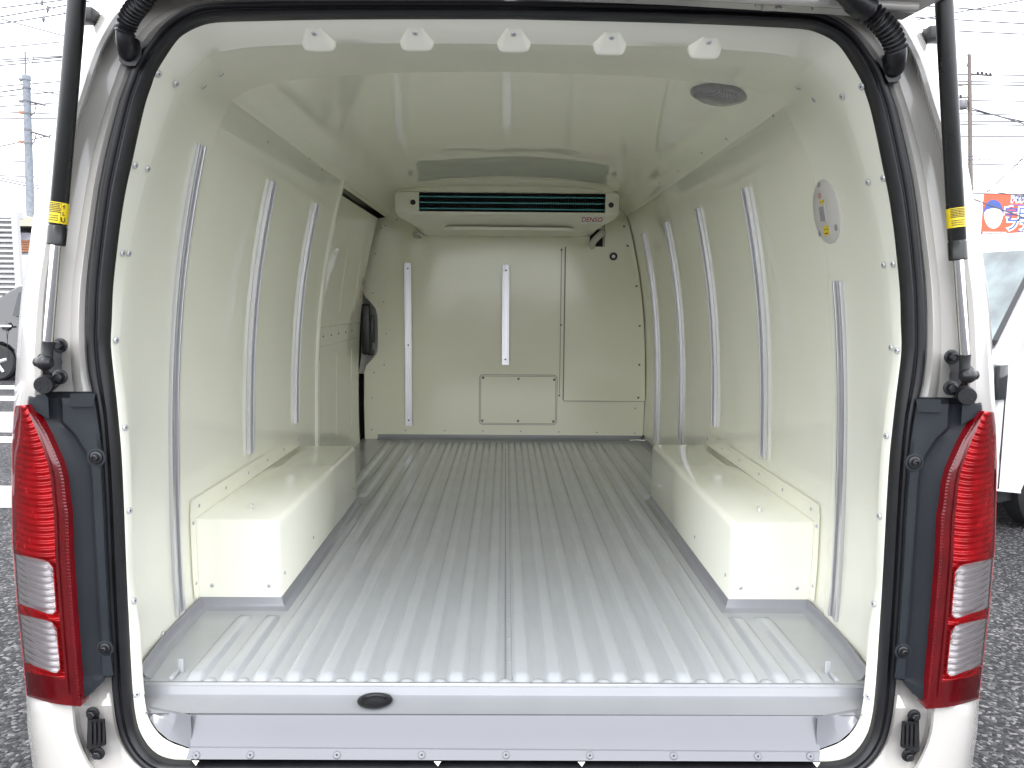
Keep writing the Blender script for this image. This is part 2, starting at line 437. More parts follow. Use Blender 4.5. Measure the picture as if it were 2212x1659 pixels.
# ---- rivets
rm = MB()
rm.lathe([(.0046, 0), (.0046, .0006), (.0040, .0014), (.0026, .0017), (.0017, .0015)], (0, 0, 0), (0, 0, 1), 14)
rm.lathe([(.0016, .0012), (.0012, .0016)], (0, 0, 0), (0, 0, 1), 8, mi=1)
RIV = rm.mesh('rivet', [M['rivet'], M['dark']], 50)
sm = MB()
sm.lathe([(.0062, 0), (.0060, .0022), (.0045, .0038), (.0022, .0040), (.0018, .0026)], (0, 0, 0), (0, 0, 1), 12)
SCR = sm.mesh('screw', [M['screw']], 50)
def stud(me, name, loc, n, parent, s=1.0):
    o = link(name, me, parent, loc)
    o.rotation_euler = frame(n).to_euler(); o.scale = (s, s, s); return o
for px, py in [(340, 158), (378, 179), (437, 185), (289, 356), (316, 364), (262, 546), (275, 547), (248, 735), (268, 924), (277, 1103), (287, 1298), (350, 1369), (294, 1499),
               (1864, 186), (1822, 207), (1761, 213), (1911, 384), (1878, 393), (1912, 572), (1932, 570), (1928, 751), (1940, 757), (1917, 942), (1902, 1115), (1890, 1305), (1819, 1376), (1877, 1504), (1727, 187), (475, 158)]:
    h = cam_hit(px, py, LB)
    if h: stud(RIV, 'rivet', h[0]+h[1]*.003, h[1], rear_lining, 1.35)
for px, py in [(527, 230), (578, 306), (669, 342), (695, 366)]:
    h = cam_hit(px, py, LWB) or cam_hit(px, py, RB)
    if h: stud(RIV, 'rivet', h[0], h[1], wall_left)
for px, py in [(1671, 250), (1569, 300), (1516, 330), (1465, 370), (1425, 395)]:
    h = cam_hit(px, py, RWB) or cam_hit(px, py, RB)
    if h: stud(RIV, 'rivet', h[0], h[1], wall_right)

# ---- header pockets with screws
def zhead(y): return lerp(HDR0.z, HDR1.z, (y-HDR0.y)/(HDR1.y-HDR0.y)) if y < HDR1.y else HDR1.z+(y-HDR1.y)*.16
HDR0, HDR1 = si_d[0], bin_d[0]
for xa, xb, ya, yb in ((676, 690, 60, 111), (896, 901, 59, 110), (1109, 1110, 61, 113), (1323, 1316, 69, 119), (1534, 1521, 80, 127)):
    hh = cam_hit(xa, ya, LB); a, b = hh[0], at(xb, yb, Y=1.432)
    rows = []
    for i in range(19):
        t = i/18; row = []
        if t <= .7: q = t/.7; c = lerp(a, b, q); wd = lerp(.013, .0305, q**.85)
        else:
            q = (t-.7)/.3; c = Vector((b.x, b.y+.020*math.sin(q*PI/2), b.z+.024*(1-math.cos(q*PI/2)))); wd = .0305
        for j in range(17):
            u = -1+2*j/16
            u = math.copysign(abs(u)**.6, u)
            k = 1-abs(u)**9
            y = c.y-.009*u*u*t*t
            zr = LB.ray_cast(Vector((c.x+u*wd, y, 1.2)), Vector((0, 0, 1)))
            zh = (zr[0].z if zr[0] is not None else c.z)+.0015
            row.append(Vector((c.x+u*wd, y, lerp(max(zh, c.z), c.z-.0008, k))))
        rows.append(row)
    pk = MB(); pk.grid(rows)
    po = pk.build('roof_boss', M['creamsatin'], van, smooth=75)
    c = lerp(rows[2][8], rows[3][8], .5)
    stud(RIV, 'rivet', c+Vector((0, 0, -.0008)), (0, -.45, -1), po, 1.1)

# ---- lashing rails
def rail_section():
    return [(-.020, 0), (-.020, .0100), (-.0185, .0115), (-.0132, .0115), (-.0126, .0105), (-.0124, .0003), (-.0068, .0003), (-.0064, .0060), (.0064, .0060), (.0068, .0003), (.0124, .0003), (.0126, .0105), (.0132, .0115), (.0185, .0115), (.020, .0100), (.020, 0)]
def wall_rail(side, Y, z0, z1):
    r = MB(); rows = []
    n = 22
    for i in range(n+1):
        z = lerp(z0, z1, i/n)
        dx = (W(z+.05)-W(z-.05))/.10
        nrm = Vector((-side, 0, dx)).normalized()
        base = wall_pt(side, z, Y, -.002)
        rows.append([base+Vector((0, u*1.0, 0))+nrm*h for u, h in rail_section()])
    r.grid(rows); r.ngon(rows[0][::-1]); r.ngon(rows[-1])
    r.build('lashing_rail', M['alu'], van, smooth=25)
for side, Y, z0, z1 in ((-1, 1.722, .647, 1.702), (-1, 2.252, .917, 1.703), (-1, 2.760, .928, 1.704),
                        (1, 1.696, .653, 1.420), (1, 2.228, .919, 1.694), (1, 2.767, .925, 1.700), (1, 3.306, .740, 1.705), (1, 3.841, .663, 1.707)):
    wall_rail(side, Y, z0, z1)

# ---- bulkhead
BY = 4.19
def pb(px, py, Y=BY): return at(px, py, Y=Y)
outline = []
for x, z in PROF[::2]: outline.append((x, z))
right = [(VX+x, z) for x, z in PROF[::2]]
left_top = [(VX-x, z) for x, z in PROF[::-1] if z > 1.80]
notch = [(-.724, 1.795), (-.745, 1.68), (-.764, 1.50), (-.766, 1.42), (-.755, 1.385), (-.725, 1.355), (-.700, 1.325), (-.690, 1.28), (-.689, 1.13), (-.696, 1.08), (-.725, 1.045), (-.755, 1.015), (-.765, .97), (-.768, .80), (-.766, .60)]
poly = right+left_top[1:]+notch
bk = MB(); bk.prism(poly, lambda u, v, w: Vector((u, w, v)), BY, BY+.004)
bulk = bk.build('bulkhead', M['creambulk'], van, smooth=20)
pocket = MB()
rowsn = []
for t in range(8):
    a = t/7
    d = .012+.075*math.sin(a*PI/2)
    rowsn.append([Vector((lerp(x, -.80, a*.95 if True else 0), BY+.004+d*(1-abs((z-1.2)/.24)**4), z)) for x, z in notch[3:13]])
pocket.grid(rowsn); pocket.build('latch_recess', M['creamflat'], van, smooth=60)
# beads and fixings of the bulkhead
for px, py in [(806, 633), (829, 652), (835, 720), (830, 788), (808, 805), (803, 859), (803, 928), (877, 929), (961, 930), (1043, 931), (1125, 932), (1207, 933), (1289, 934), (1371, 936), (1372, 882), (832, 487), (824, 493), (857, 475), (811, 548), (803, 716)]:
    stud(RIV, 'rivet', pb(px, py)+Vector((0, -.0005, 0)), (0, -1, 0), bulk, .9 if py != 716 else 1.2)
def bulk_rail(pt, pb_):
    a, b = pb(*pt), pb(*pb_)
    r = MB(); rows = [[Vector((a.x+u, BY-h, z)) for u, h in rail_section()] for z in (b.z, a.z)]
    r.grid(rows); r.ngon(rows[0][::-1]); r.ngon(rows[-1])
    o = r.build('lashing_rail', M['alu'], van, smooth=25)
    L = a.z-b.z
    for k in ((.03, .5*L, L-.03) if L > .7 else (.03, L-.03)):
        stud(SCR, 'screw', Vector((a.x, BY-.0060, b.z+k)), (0, -1, 0), o, .8)
bulk_rail((881, 568), (881, 919)); bulk_rail((1093, 572), (1093, 788))
def round_poly(x0, z0, x1, z1, r, n=4):
    out = []
    for cx, cz, a0 in ((x1-r, z1-r, 0), (x0+r, z1-r, PI/2), (x0+r, z0+r, PI), (x1-r, z0+r, 3*PI/2)):
        for k in range(n+1):
            a = a0+k/n*PI/2; out.append((cx+r*math.cos(a), cz+r*math.sin(a)))
    return out
p0, p1 = pb(1036, 916), pb(1203, 811)
ap = MB()
ap.prism(round_poly(p0.x, p0.z, p1.x, p1.z, .02), lambda u, v, w: Vector((u, w, v)), BY-.003, BY)
ap.prism(round_poly(p0.x+.007, p0.z+.007, p1.x-.007, p1.z-.007, .016), lambda u, v, w: Vector((u, w, v)), BY-.006, BY-.003)
gk = MB()
for (x0_, z0_, x1_, z1_, r_, yy) in ((p0.x-.0035, p0.z-.0035, p1.x+.0035, p1.z+.0035, .022, BY-.0008), (p0.x+.004, p0.z+.004, p1.x-.004, p1.z-.004, .018, BY-.0036)):
    a_ = round_poly(x0_, z0_, x1_, z1_, r_); c_ = round_poly(x0_+.006, z0_+.006, x1_-.006, z1_-.006, r_-.006)
    gk.grid([[Vector((u, yy, v)) for u, v in a_], [Vector((u, yy, v)) for u, v in c_]], close_u=True)
M['edge_shade'] = mat('panel_edge_shade', (.30, .29, .25), .5)  # grey tone painted in for the shadow line along panel edges
apo = ap.build('access_panel', M['creambulk'], van, smooth=20)
gk.build('panel_edge_shade', M['edge_shade'], apo, smooth=0)  # thin grey rings stand in for the shaded gap round the panel
for px, py in [(1044, 816), (1120, 818), (1197, 820), (1042, 908), (1119, 909), (1195, 910)]:
    stud(SCR, 'screw', pb(px, py)+Vector((0, -.006, 0)), (0, -1, 0), apo, 1.05)
# service cover on the right
q = [pb(1217, 864), pb(1387, 865)]
zb = q[0].z; xl = q[0].x; ztop = pb(1217, 533).z; zhi = pb(1340, 478).z; xm = pb(1305, 500).x
xr = lambda z: VX+W(min(z, 1.83))-.003
zz = [zb, .95, 1.1, 1.25, 1.4, 1.5, 1.6, 1.7, zhi]
cov_poly = [(xl, zb)]+[(xr(z), z) for z in zz]+[(xm, zhi), (xm, ztop), (xl, ztop)]
cv = MB(); cv.prism(cov_poly, lambda u, v, w: Vector((u, w, v)), BY-.030, BY-.0)
cov = cv.build('service_cover', M['creambulk'], van, smooth=20)
gk = MB(); gk.box(((xl+xr(zb))/2, BY-.002, zb-.003), (xr(zb)-xl, .003, .007)); gk.box((xl-.002, BY-.004, (zb+ztop)/2), (.006, .003, ztop-zb))
gk.box((xl-.022, BY-.002, (zb+ztop)/2+.015), (.003, .003, ztop-zb-.04))
gk.build('cover_edge_shade', M['edge_shade'], cov, smooth=0)  # grey strips painted as contact shadow along the cover and its flange
fl = MB(); fl.prism([(xl-.020, zb+.035), (xl-.0005, zb+.0), (xl-.0005, ztop), (xl-.020, ztop)], lambda u, v, w: Vector((u, w, v)), BY-.003, BY-.0005)
fl.build('cover_flange', M['creambulk'], van, smooth=20)
for px, py in [(1213, 540), (1212, 702), (1208, 854)]:
    stud(SCR, 'screw', pb(px, py)+Vector((0, -.003, 0)), (0, -1, 0), cov, .85)
for px, py in [(1348, 489), (1356, 531), (1375, 618), (1382, 704), (1381, 788), (1379, 859)]:
    stud(SCR, 'screw', at(px, py, Y=BY-.03), (0, -1, 0), cov, .95)
kb = MB(); kc = at(1325, 554, Y=BY-.030)
kb.lathe([(.021, 0), (.021, .003), (.018, .005), (.010, .005), (.009, .002)], kc, (0, -1, 0), 24, mi=0)
kb.lathe([(.0095, .0015), (.0095, .007), (.0055, .0085), (.005, .004)], kc, (0, -1, 0), 18, mi=1)
kb.build('lock_knob', [M['blackp'], M['alu']], cov)
# pipe opening in the cover
hole = MB(); hx0, hx1 = at(1258, 525, Y=BY-.031).x, at(1304, 525, Y=BY-.031).x
hz0, hz1 = at(1280, 531, Y=BY-.02).z, at(1280, 505, Y=BY-.02).z
hole.box(((hx0+hx1)/2+.02, BY-.004, (hz0+hz1)/2+.01), (hx1-hx0-.045, .006, hz1-hz0+.03))
hole.build('pipe_opening', M['dark'], bulk)
pp = MB(); A_ = at(1304, 500, Y=BY-.10); B_ = at(1282, 522, Y=BY-.07); C_ = at(1278, 535, Y=BY-.01)
path = catmull([A_, lerp(A_, B_, .5)+Vector((0, 0, .002)), B_, C_], 6)
pp.tube(path, .017, 14); pp.build('drain_pipe', M['offwhite'], van)
pp = MB(); c0 = at(903, 505, Y=BY-.03)
pp.lathe([(.026, 0), (.026, .014), (.022, .018), (.017, .018), (.016, .002)], c0, (0, -.5, -1), 20); pp.build('pipe_collar', M['offwhite'], van)

# ---- cooling unit
cu = MB(); FY = 3.70
def ac(px, py, Y=FY): return at(px, py, Y=Y)
xl_, xr_ = -.523, .533
zt, zb_ = 1.878, 1.775
hx0, hx1 = ac(905, 435).x, ac(1308, 437).x
hzt, hzb = ac(1100, 416).z, ac(1100, 458).z
# front face as a frame round the coil opening
def rect(x0, z0, x1, z1, y): return [Vector((x0, y, z0)), Vector((x1, y, z0)), Vector((x1, y, z1)), Vector((x0, y, z1))]
def ringpts(x0, z0, x1, z1, r, y): return [Vector((u, y, v)) for u, v in round_poly(x0, z0, x1, z1, r, 3)]
hole_in = ringpts(hx0, hzb, hx1, hzt, .004, FY+.05)
hole_f = ringpts(hx0, hzb, hx1, hzt, .004, FY)
out_f = ringpts(xl_+.008, zb_+.004, xr_-.008, zt-.004, .012, FY)
out_1 = ringpts(xl_+.002, zb_-.002, xr_-.002, zt-.001, .016, FY+.004)
out_2 = ringpts(xl_, zb_-.008, xr_, zt, .02, FY+.014)
# lower section: tapers in and down to the back
def low(x0, z0, x1, y, r=.03, z1=zt): return ringpts(x0, z0, x1, z1, r, y)
o3 = low(xl_+.004, zb_-.020, xr_-.004, FY+.035)
o4 = low(xl_+.03, zb_-.040, xr_-.03, FY+.10, .05)
o5 = low(xl_+.045, zb_-.052, xr_-.045, FY+.18, .06)
o6 = low(xl_+.050, zb_-.062, xr_-.050, BY-.001, .06)
cu.grid([hole_in, hole_f, out_f, out_1, out_2, o3, o4, o5, o6], close_u=True)
unit = cu.build('cooling_unit', M['creamflat'], van, smooth=35)
fl_ = MB(); xs_f = [lerp(xl_+.01, xr_-.01, i/16) for i in range(17)]
def roofz(x): return interp(sorted([(p[0], p[1]) for p in ROOFP]), abs(x-VX))
fl_.grid([[Vector((x, FY+.010, zt-.002)) for x in xs_f], [Vector((x, FY+.010, max(zt, roofz(x)-.008))) for x in xs_f], [Vector((x, FY+.014, max(zt, roofz(x)-.007))) for x in xs_f], [Vector((x, FY+.020, roofz(x)+.002)) for x in xs_f]])
fl_.build('ceiling_filler', M['creamflat'], unit, smooth=30)
bkb = MB(); bkb.box(((hx0+hx1)/2, FY+.048, (hzt+hzb)/2), (hx1-hx0-.001, .002, hzt-hzb-.001)); bkb.build('coil_shadow_plate', M['fin'], unit)
fp = MB(); nf = 110
for i in range(nf):
    x = lerp(hx0+.003, hx1-.003, i/(nf-1)); fp.box((x, FY+.024, (hzt+hzb)/2), (.0012, .036, hzt-hzb-.002))
fo = fp.build('cooling_fins', M['fin'], unit, smooth=0); fo['kind'] = 'stuff'
for k, y in enumerate((425, 438, 451)):
    z = ac(1100, y).z
    t = MB(); t.tube([(hx0+.001, FY+.014, z), (hx1-.001, FY+.014, z)], .0045, 10); t.build('coolant_tube', M['teal'], unit)
for px, py in ((892, 437), (1320, 443)):
    s_ = MB(); s_.lathe([(.0125, 0), (.0125, .002), (.010, .004), (.004, .0035)], ac(px, py), (0, -1, 0), 18); s_.build('rubber_plug', M['blackp'], unit)
tray = MB(); tray.prism(round_poly(-.30, BY-.40, .33, BY-.06, .05), lambda u, v, w: Vector((u, v, w)), zb_-.064, zb_-.05)
tray.build('drip_tray', M['creamflat'], unit, smooth=30)
lc = at(1278, 476, Y=FY+.028); rot_n = Vector((0, -1, -.65))
bd = MB(); F3 = Matrix((Vector((1, 0, 0)), Vector((0, -.545, .839)), Vector((0, -.839, -.545)))).transposed()
L1, L2 = at(1252, 468, Y=FY+.0205), at(1303, 484, Y=FY+.034)
# badge plate follows the chamfered lower front of the unit
plate = MB()
pc = Vector((at(1278, 476, Y=FY).x, 0, 0))
bz = at(1278, 475, Y=FY-.001).z
plate.box((pc.x, FY-.0005+.0, bz), (.112, .002, .030), bev=.0006)
plate.build('name_plate', mat('name_plate_grey', (.80, .81, .82), .3), unit)
lettering('DENSO', .030, (pc.x, FY-.0018, bz), (0, -1, 0), (1, 0, 0), M['redink'], unit, 'name_lettering', ext=.0003, shear=.22, bold=.0002, sx=1.0)

# ---- roof lamp
h = cam_hit(1554, 199, RB)
lpz = h[0]+Vector((0, 0, .004)); ln = h[1]
rl = MB(); rl.lathe([(.070, 0), (.071, .006), (.068, .014), (.064, .017), (.061, .017)], lpz, ln, 40)
rlo = rl.build('roof_lamp', M['lampgrey'], van, smooth=30)
le = MB(); rows = []
le.lathe([(.061, .015), (.058, .020), (.045, .026), (.025, .030), (.001, .031)], lpz, ln, 40)
def lens_mat():
    m = mat('prismatic_lamp_lens', (.33, .32, .35), .18, coat=.4); t = m.node_tree; b = t.nodes['Principled BSDF']
    tc = t.nodes.new('ShaderNodeTexCoord'); ck = t.nodes.new('ShaderNodeTexChecker'); ck.inputs['Scale'].default_value = 260
    bp = t.nodes.new('ShaderNodeBump'); bp.inputs['Distance'].default_value = .002; bp.inputs['Strength'].default_value = .8
    ck.inputs[1].default_value = (.40, .39, .42, 1); ck.inputs[2].default_value = (.20, .195, .215, 1)
    t.links.new(tc.outputs['Object'], ck.inputs['Vector']); t.links.new(ck.outputs['Fac'], bp.inputs['Height']); t.links.new(bp.outputs[0], b.inputs['Normal'])
    t.links.new(ck.outputs['Color'], b.inputs['Base Color']); return m
le.build('lamp_lens', lens_mat(), rlo, smooth=50)

# ---- switch plate on the right wall
h = cam_hit(1788, 457, RWB) or cam_hit(1788, 457, LB)
sc_, sn = h[0], h[1]
F = frame(sn)      # columns: horizontal, vertical, normal
ex = Vector((0, 1, 0)); ex = (ex-sn*ex.dot(sn)).normalized(); ey = sn.cross(ex)
if ey.z < 0: ey = -ey
def sp(u, v, w=0): return sc_+ex*u+ey*v+sn*w
swp = MB()
ringsw = []
for r, hh in ((.070, 0), (.070, .004), (.067, .006), (.058, .0065), (.052, .0095), (.030, .010), (.001, .010)):
    ringsw.append([sp(r*math.cos(2*PI*k/36), r*math.sin(2*PI*k/36), hh) for k in range(36)])
swp.grid(ringsw, close_u=True); swo = swp.build('switch_plate', M['offwhite'], van, smooth=40)
def slab(u, v, w0, w1, du, dv, m, name, par, rr=.002):
    s_ = MB(); s_.prism(round_poly(u-du/2, v-dv/2, u+du/2, v+dv/2, rr, 2), lambda a, b, w: sp(a, b, w), w0, w1)
    return s_.build(name, m, par, smooth=20)
# in this wall's view the van's rear is to the right: ex points into the van
slab(0, -.003, .0100, .0125, .030, .040, M['offwhite'], 'switch_bezel', swo)
slab(.007, -.003, .0125, .0135, .011, .032, M['lampgrey'], 'rocker', swo)
slab(-.007, -.003, .0125, .0135, .011, .032, M['lampgrey'], 'rocker', swo)
slab(-.003, -.040, .0100, .0108, .028, .020, M['yellow'], 'switch_label', swo)
slab(-.003, .023, .0100, .0108, .022, .008, M['yellow'], 'switch_label', swo)
for u, v, w_ in ((.003, -.037, .006), (-.009, -.037, .006), (-.002, -.046, .016), (.004, .023, .004), (-.010, .023, .004)):
    slab(u, v, .0108, .0110, w_, .0025, M['ink'], 'label_print', swo, .0004)
s_ = MB(); s_.lathe([(.006, 0), (.006, .002), (.004, .0035), (.001, .004)], sp(.004, .037, .010), sn, 16); s_.build('indicator', M['pink'], swo)
for u, v in ((.010, .060), (-.048, -.038), (.045, -.043)):
    s_ = MB(); s_.lathe([(.007, 0), (.007, .001), (.004, .0016)], sp(u, v, .0064), sn, 16); s_.build('screw_cap', M['lampgrey'], swo)

# ---- sliding door seen beyond the left wall
def door_pt(z, Y, off=0): return Vector((VX-(W(min(z, 1.83))+.028-off), Y, z))
dz = [.60+i*(1.792-.60)/30 for i in range(31)]
dp = MB(); dp.grid([[door_pt(z, Y) for z in dz] for Y in (3.0, 3.4, 3.8, 4.10)])
dp.grid([[door_pt(z, 4.10) for z in dz], [door_pt(z, 4.112, -.004) for z in dz], [door_pt(z, 4.115, -.03) for z in dz]])
door = dp.build('sliding_door', M['cream'], van, smooth=50)
dk = MB(); dk.grid([[door_pt(z, Y, -.045) for z in [.60, .8, 1.0, 1.2, 1.4, 1.6, 1.7, 1.8, 1.83]] for Y in (3.0, 4.26)])
dk.box((VX-.715, 3.63, 1.803), (.05, 1.1, .012))
dk.build('sliding_door_seal', M['rubber'], van)
ut = MB(); ut.grid([[Vector((VX-W(z)+.0, Y, z)) for z in (1.806, 1.815, 1.825, 1.836)] for Y in (3.05, 4.19)])
ut.build('door_header', M['cream'], van)
def door_bead(Y, z0, z1, w=.008, hh=.004):
    b_ = MB(); rows = []
    for i in range(13):
        z = lerp(z0, z1, i/12); k = min(1, i/1.0, (12-i)/1.0)
        rows.append([door_pt(z, Y+u*w, h_*hh*k-.0005) for u, h_ in ((-1, 0), (-.5, .8), (0, 1), (.5, .8), (1, 0))])
    b_.grid(rows); b_.build('door_swage', M['cream'], door, smooth=60)
for Y in (3.22, 3.56, 3.90):
    door_bead(Y, 1.30, 1.70); door_bead(Y, .72, 1.14)
for Y in (3.12, 3.27, 3.42, 3.57, 3.73, 3.88):
    stud(SCR, 'door_clip', door_pt(1.215, Y), (1, 0, 0), door, .75)
b_ = MB()
for z in (1.255, 1.175):
    b_.grid([[door_pt(z+d, Y, o) for d, o in ((-.003, -.0005), (0, .0018), (.003, -.0005))] for Y in (3.0, 4.08)])
b_.build('door_band', M['cream'], door, smooth=0)
hd = MB()
hd.box((VX-.742, 4.135, 1.215), (.05, .075, .27), bev=.014, seg=3)
hd.box((VX-.722, 4.150, 1.215), (.03, .05, .15), bev=.008)
hd.box((VX-.725, 4.150, 1.09), (.03, .03, .03), bev=.004)
hd.build('latch_handle', M['blackp'], door, smooth=40)
st = MB()
st.grid([[door_pt(z, Y, .001) for z in (1.36, 1.50)] for Y in (4.02, 4.085)])
sto = st.build('door_sticker', M['paper'], door, smooth=0)
for z0, z1, y0, y1, mm in ((1.372, 1.392, 4.03, 4.045, 'redspot'), (1.385, 1.42, 4.06, 4.07, 'redspot'), (1.44, 1.47, 4.06, 4.07, 'ink'), (1.432, 1.435, 4.025, 4.08, 'redspot'), (1.405, 1.425, 4.03, 4.05, 'lampgrey'), (1.45, 1.48, 4.03, 4.05, 'lampgrey')):
    s_ = MB(); s_.grid([[door_pt(z, Y, .002) for z in (z0, z1)] for Y in (y0, y1)]); s_.build('sticker_print', M[mm], sto, smooth=0)

# ---- wheel boxes
def wheel_box(side, y0, y1):
    X = lambda x: VX+side*x
    zt_ = .835; xi = .553; r = .016
    sec = [(xi, .60), (xi, zt_-r)]+[(xi+r-r*math.cos(a), zt_-r+r*math.sin(a)) for a in (PI/8, PI/4, 3*PI/8)]+[(xi+r, zt_), (.768, zt_+.002)]
    b = MB()
    rows = [[Vector((X(x), y, z)) for x, z in sec] for y in (y0+.004, y1-.004)]
    rows = [[Vector((X(x+.004), y0, z-.003)) for x, z in sec]]+rows+[[Vector((X(x+.004), y1, z-.003)) for x, z in sec]]
    b.grid(rows)
    for y in (y0, y1):
        b.ngon([Vector((X(x+.004), y, z-.003)) for x, z in sec]+[Vector((X(.768), y, .60))])
    o = b.build('wheel_box', M['cream'], van, smooth=60)
    # flange riveted to the wall above and behind the box
    f = MB()
    za, zb2 = zt_+.003, zt_+.052
    f.grid([[wall_pt(side, z, y, .0015) for z in (za, zb2-.004, zb2)] for y in (y0-.03, y1+.02)])
    f.grid([[wall_pt(side, z, y, .0015) for y in (y0-.034, y0-.002)] for z in (.645, .72, .80, zt_+.03)])
    f.build('box_flange', M['cream'], o, smooth=20)
    for k in range(6):
        y = lerp(y0+.02, y1-.02, k/5); stud(RIV, 'rivet', wall_pt(side, zt_+.028, y, .002), (-side, 0, 0), o)
    for z in (.68, .83): stud(RIV, 'rivet', wall_pt(side, z, y0-.018, .002), (-side, 0, 0), o)
    for x in (.582, .722): stud(RIV, 'rivet', Vector((X(x), y0-.0005, .668)), (0, -1, 0), o, 1.2)
    for k in range(4): stud(RIV, 'rivet', Vector((X(xi-.0005), lerp(y0+.03, y1-.05, k/3), .69)), (-side, 0, 0), o)
    c = MB(); c.box((X(.65), y0+.09, zt_+.008), (.008, .010, .014), bev=.002); c.build('box_clip', M['offwhite'], o)
    return o
wheel_box(-1, 1.845, 2.80); wheel_box(1, 1.845, 2.87)

# ---- floor
fb = MB(); fb.grid([[Vector((x, y, FZ)) for x in (-.78, 0, .79)] for y in (1.455, 2.4, 3.4, 4.195)])
floor = fb.build('load_floor', M['floor'], van, smooth=0)
def rib_mesh(y0, y1, rear_round=True):
    sec = [(-.021, 0), (-.0175, .0018), (-.0135, .0075), (-.0105, .0095), (-.004, .0105), (.004, .0105), (.0105, .0095), (.0135, .0075), (.0175, .0018), (.021, 0)]
    ys = []
    a = .026
    for t in (0, .12, .28, .5, .75, 1): ys.append((y0+a*t, math.sin(t*PI/2)**.8, lerp(.75, 1, t**.5)))
    n = max(2, int((y1-y0)/.35))
    for i in range(1, n): ys.append((lerp(y0+a, y1-.04, i/n), 1, 1))
    for t in (1, .6, .3, 0): ys.append((y1-.04*t, math.sin(t*PI/2), lerp(.8, 1, t)))
    m_ = MB(); m_.grid([[Vector((x*w, y, z*h_)) for x, z in sec] for y, h_, w in ys])
    return m_.mesh('floor_rib', [M['floor']], 60)
RL = rib_mesh(1.474, 4.10); RS = rib_mesh(1.474, 1.80); RF = rib_mesh(2.93, 4.10)
for k in range(20):
    x = VX+(k-9.5)*.0655
    if k in (0, 1, 18, 19):
        link('floor_rib', RS, floor, (x, 0, FZ)); link('floor_rib', RF, floor, (x, 0, FZ))
    else: link('floor_rib', RL, floor, (x, 0, FZ))
dm = MB(); dm.lathe([(.013, 0), (.011, .003), (.006, .0058), (.001, .0065)], (0, 0, 0), (0, 0, 1), 14, sx=1.1); DM = dm.mesh('floor_dimple', [M['floor']], 80)
for k in range(19): link('floor_dimple', DM, floor, (VX+(k-9)*.0655, 1.474, FZ-.001))
# seam down the middle with spot welds
se = MB(); se.box((VX+.000, 2.79, FZ+.0005), (.0035, 2.62, .003)); se.box((VX+.014, 2.79, FZ+.0), (.0025, 2.62, .002)); se.build('floor_seam', M['cove'], floor, smooth=0)
wd = MB(); wd.lathe([(.004, 0), (.003, .0010), (.001, .0013)], (0, 0, 0), (0, 0, 1), 10); WD = wd.mesh('spot_weld', [M['floor']], 60)
for k in range(22): link('spot_weld', WD, floor, (VX+.008, 1.56+k*.115, FZ))
# cove sealant round the edge
def cove(path, closed=False):
    c = MB(); P = [Vector((*p, 0)) for p in path]; rows = []
    for i, p in enumerate(P):
        d0 = (p-P[i-1]).normalized() if i > 0 else None
        d1 = (P[i+1]-p).normalized() if i < len(P)-1 else None
        n0 = Vector((-d0.y, d0.x, 0)) if d0 else None; n1 = Vector((-d1.y, d1.x, 0)) if d1 else None
        if n0 is None: n = n1
        elif n1 is None: n = n0
        else:
            n = (n0+n1); n = n/max(.3, n.dot(n0))
        rows.append([p+n*o+Vector((0, 0, FZ+z)) for o, z in ((.0, .027), (.002, .027), (.004, .020), (.007, .011), (.012, .0045), (.020, .001), (.023, -.001))])
    c.grid(rows); c.build('cove_sealant', M['cove'], floor, smooth=50)
wx = .752
# run so that the inward side is on the left hand
cove([(VX+.730, 1.480), (VX+.744, 1.60), (VX+.750, 1.72), (VX+wx, 1.845), (VX+.553, 1.845), (VX+.553, 2.87), (VX+wx, 2.87), (VX+wx, BY), (VX-.70, BY)])
cove([(VX-wx, 2.98), (VX-wx, 2.80), (VX-.553, 2.80), (VX-.553, 1.845), (VX-wx, 1.845), (VX-.750, 1.72), (VX-.744, 1.60), (VX-.730, 1.480)])
# tie-down tabs at the rear corners
for s_x in (-.662, .662):
    t = MB(); t.box((VX+s_x, 1.512, FZ+.014), (.012, .004, .028), bev=.001); t.box((VX+s_x-.005*(1 if s_x < 0 else -1), 1.490, FZ+.004), (.010, .03, .008), bev=.002)
    t.build('floor_tab', M['floor'], floor)

# ---- rear sill
sl = MB()
secs = [(1.470, FZ-.001), (1.465, FZ+.004), (1.460, FZ+.004), (1.456, FZ-.001), (1.453, FZ-.010), (1.451, FZ-.016), (1.444, FZ-.0185), (1.392, FZ-.022)]
def sillx(y, z): return .735-(1.47-y)*.25
sl.grid([[Vector((VX+sx_*sillx(y, z), y, z)) for sx_ in (-1, -.5, 0, .5, 1)] for y, z in secs])
M['sill'] = mat('grey_sill_coating', (.28, .288, .305), .14, var=.03, vscale=7, bump=.2, bscale=14, bdist=.002)
sill = sl.build('rear_sill', M['sill'], van, smooth=45)
# scuff plate: upper edge y 1548, flange 1612-1640
A0, A1 = at(409, 1549, Y=1.390), at(1774, 1551, Y=1.390)
B0, B1 = at(411, 1612, Y=1.372), at(1771, 1622, Y=1.372)
C0, C1 = at(402, 1640, Y=1.360), at(1770, 1645, Y=1.360)
M['plate'] = mat('grey_scuff_plate', (.175, .179, .195), .16, var=.02, vscale=6)
ptm = MB()
up = Vector((0, .004, .003))
ptm.grid([[A0+Vector((0, .016, .003)), A1+Vector((0, .016, .003))], [A0+Vector((0, .006, .0045)), A1+Vector((0, .006, .0045))], [A0+Vector((0, .0015, .003)), A1+Vector((0, .0015, .003))], [A0, A1], [lerp(A0, B0, .5)+Vector((0, .002, 0)), lerp(A1, B1, .5)+Vector((0, .002, 0))], [B0, B1], [lerp(B0, C0, .08)+Vector((0, -.002, .0)), lerp(B1, C1, .08)+Vector((0, -.002, 0))], [C0, C1], [C0+Vector((0, .006, -.002)), C1+Vector((0, .006, -.002))]])
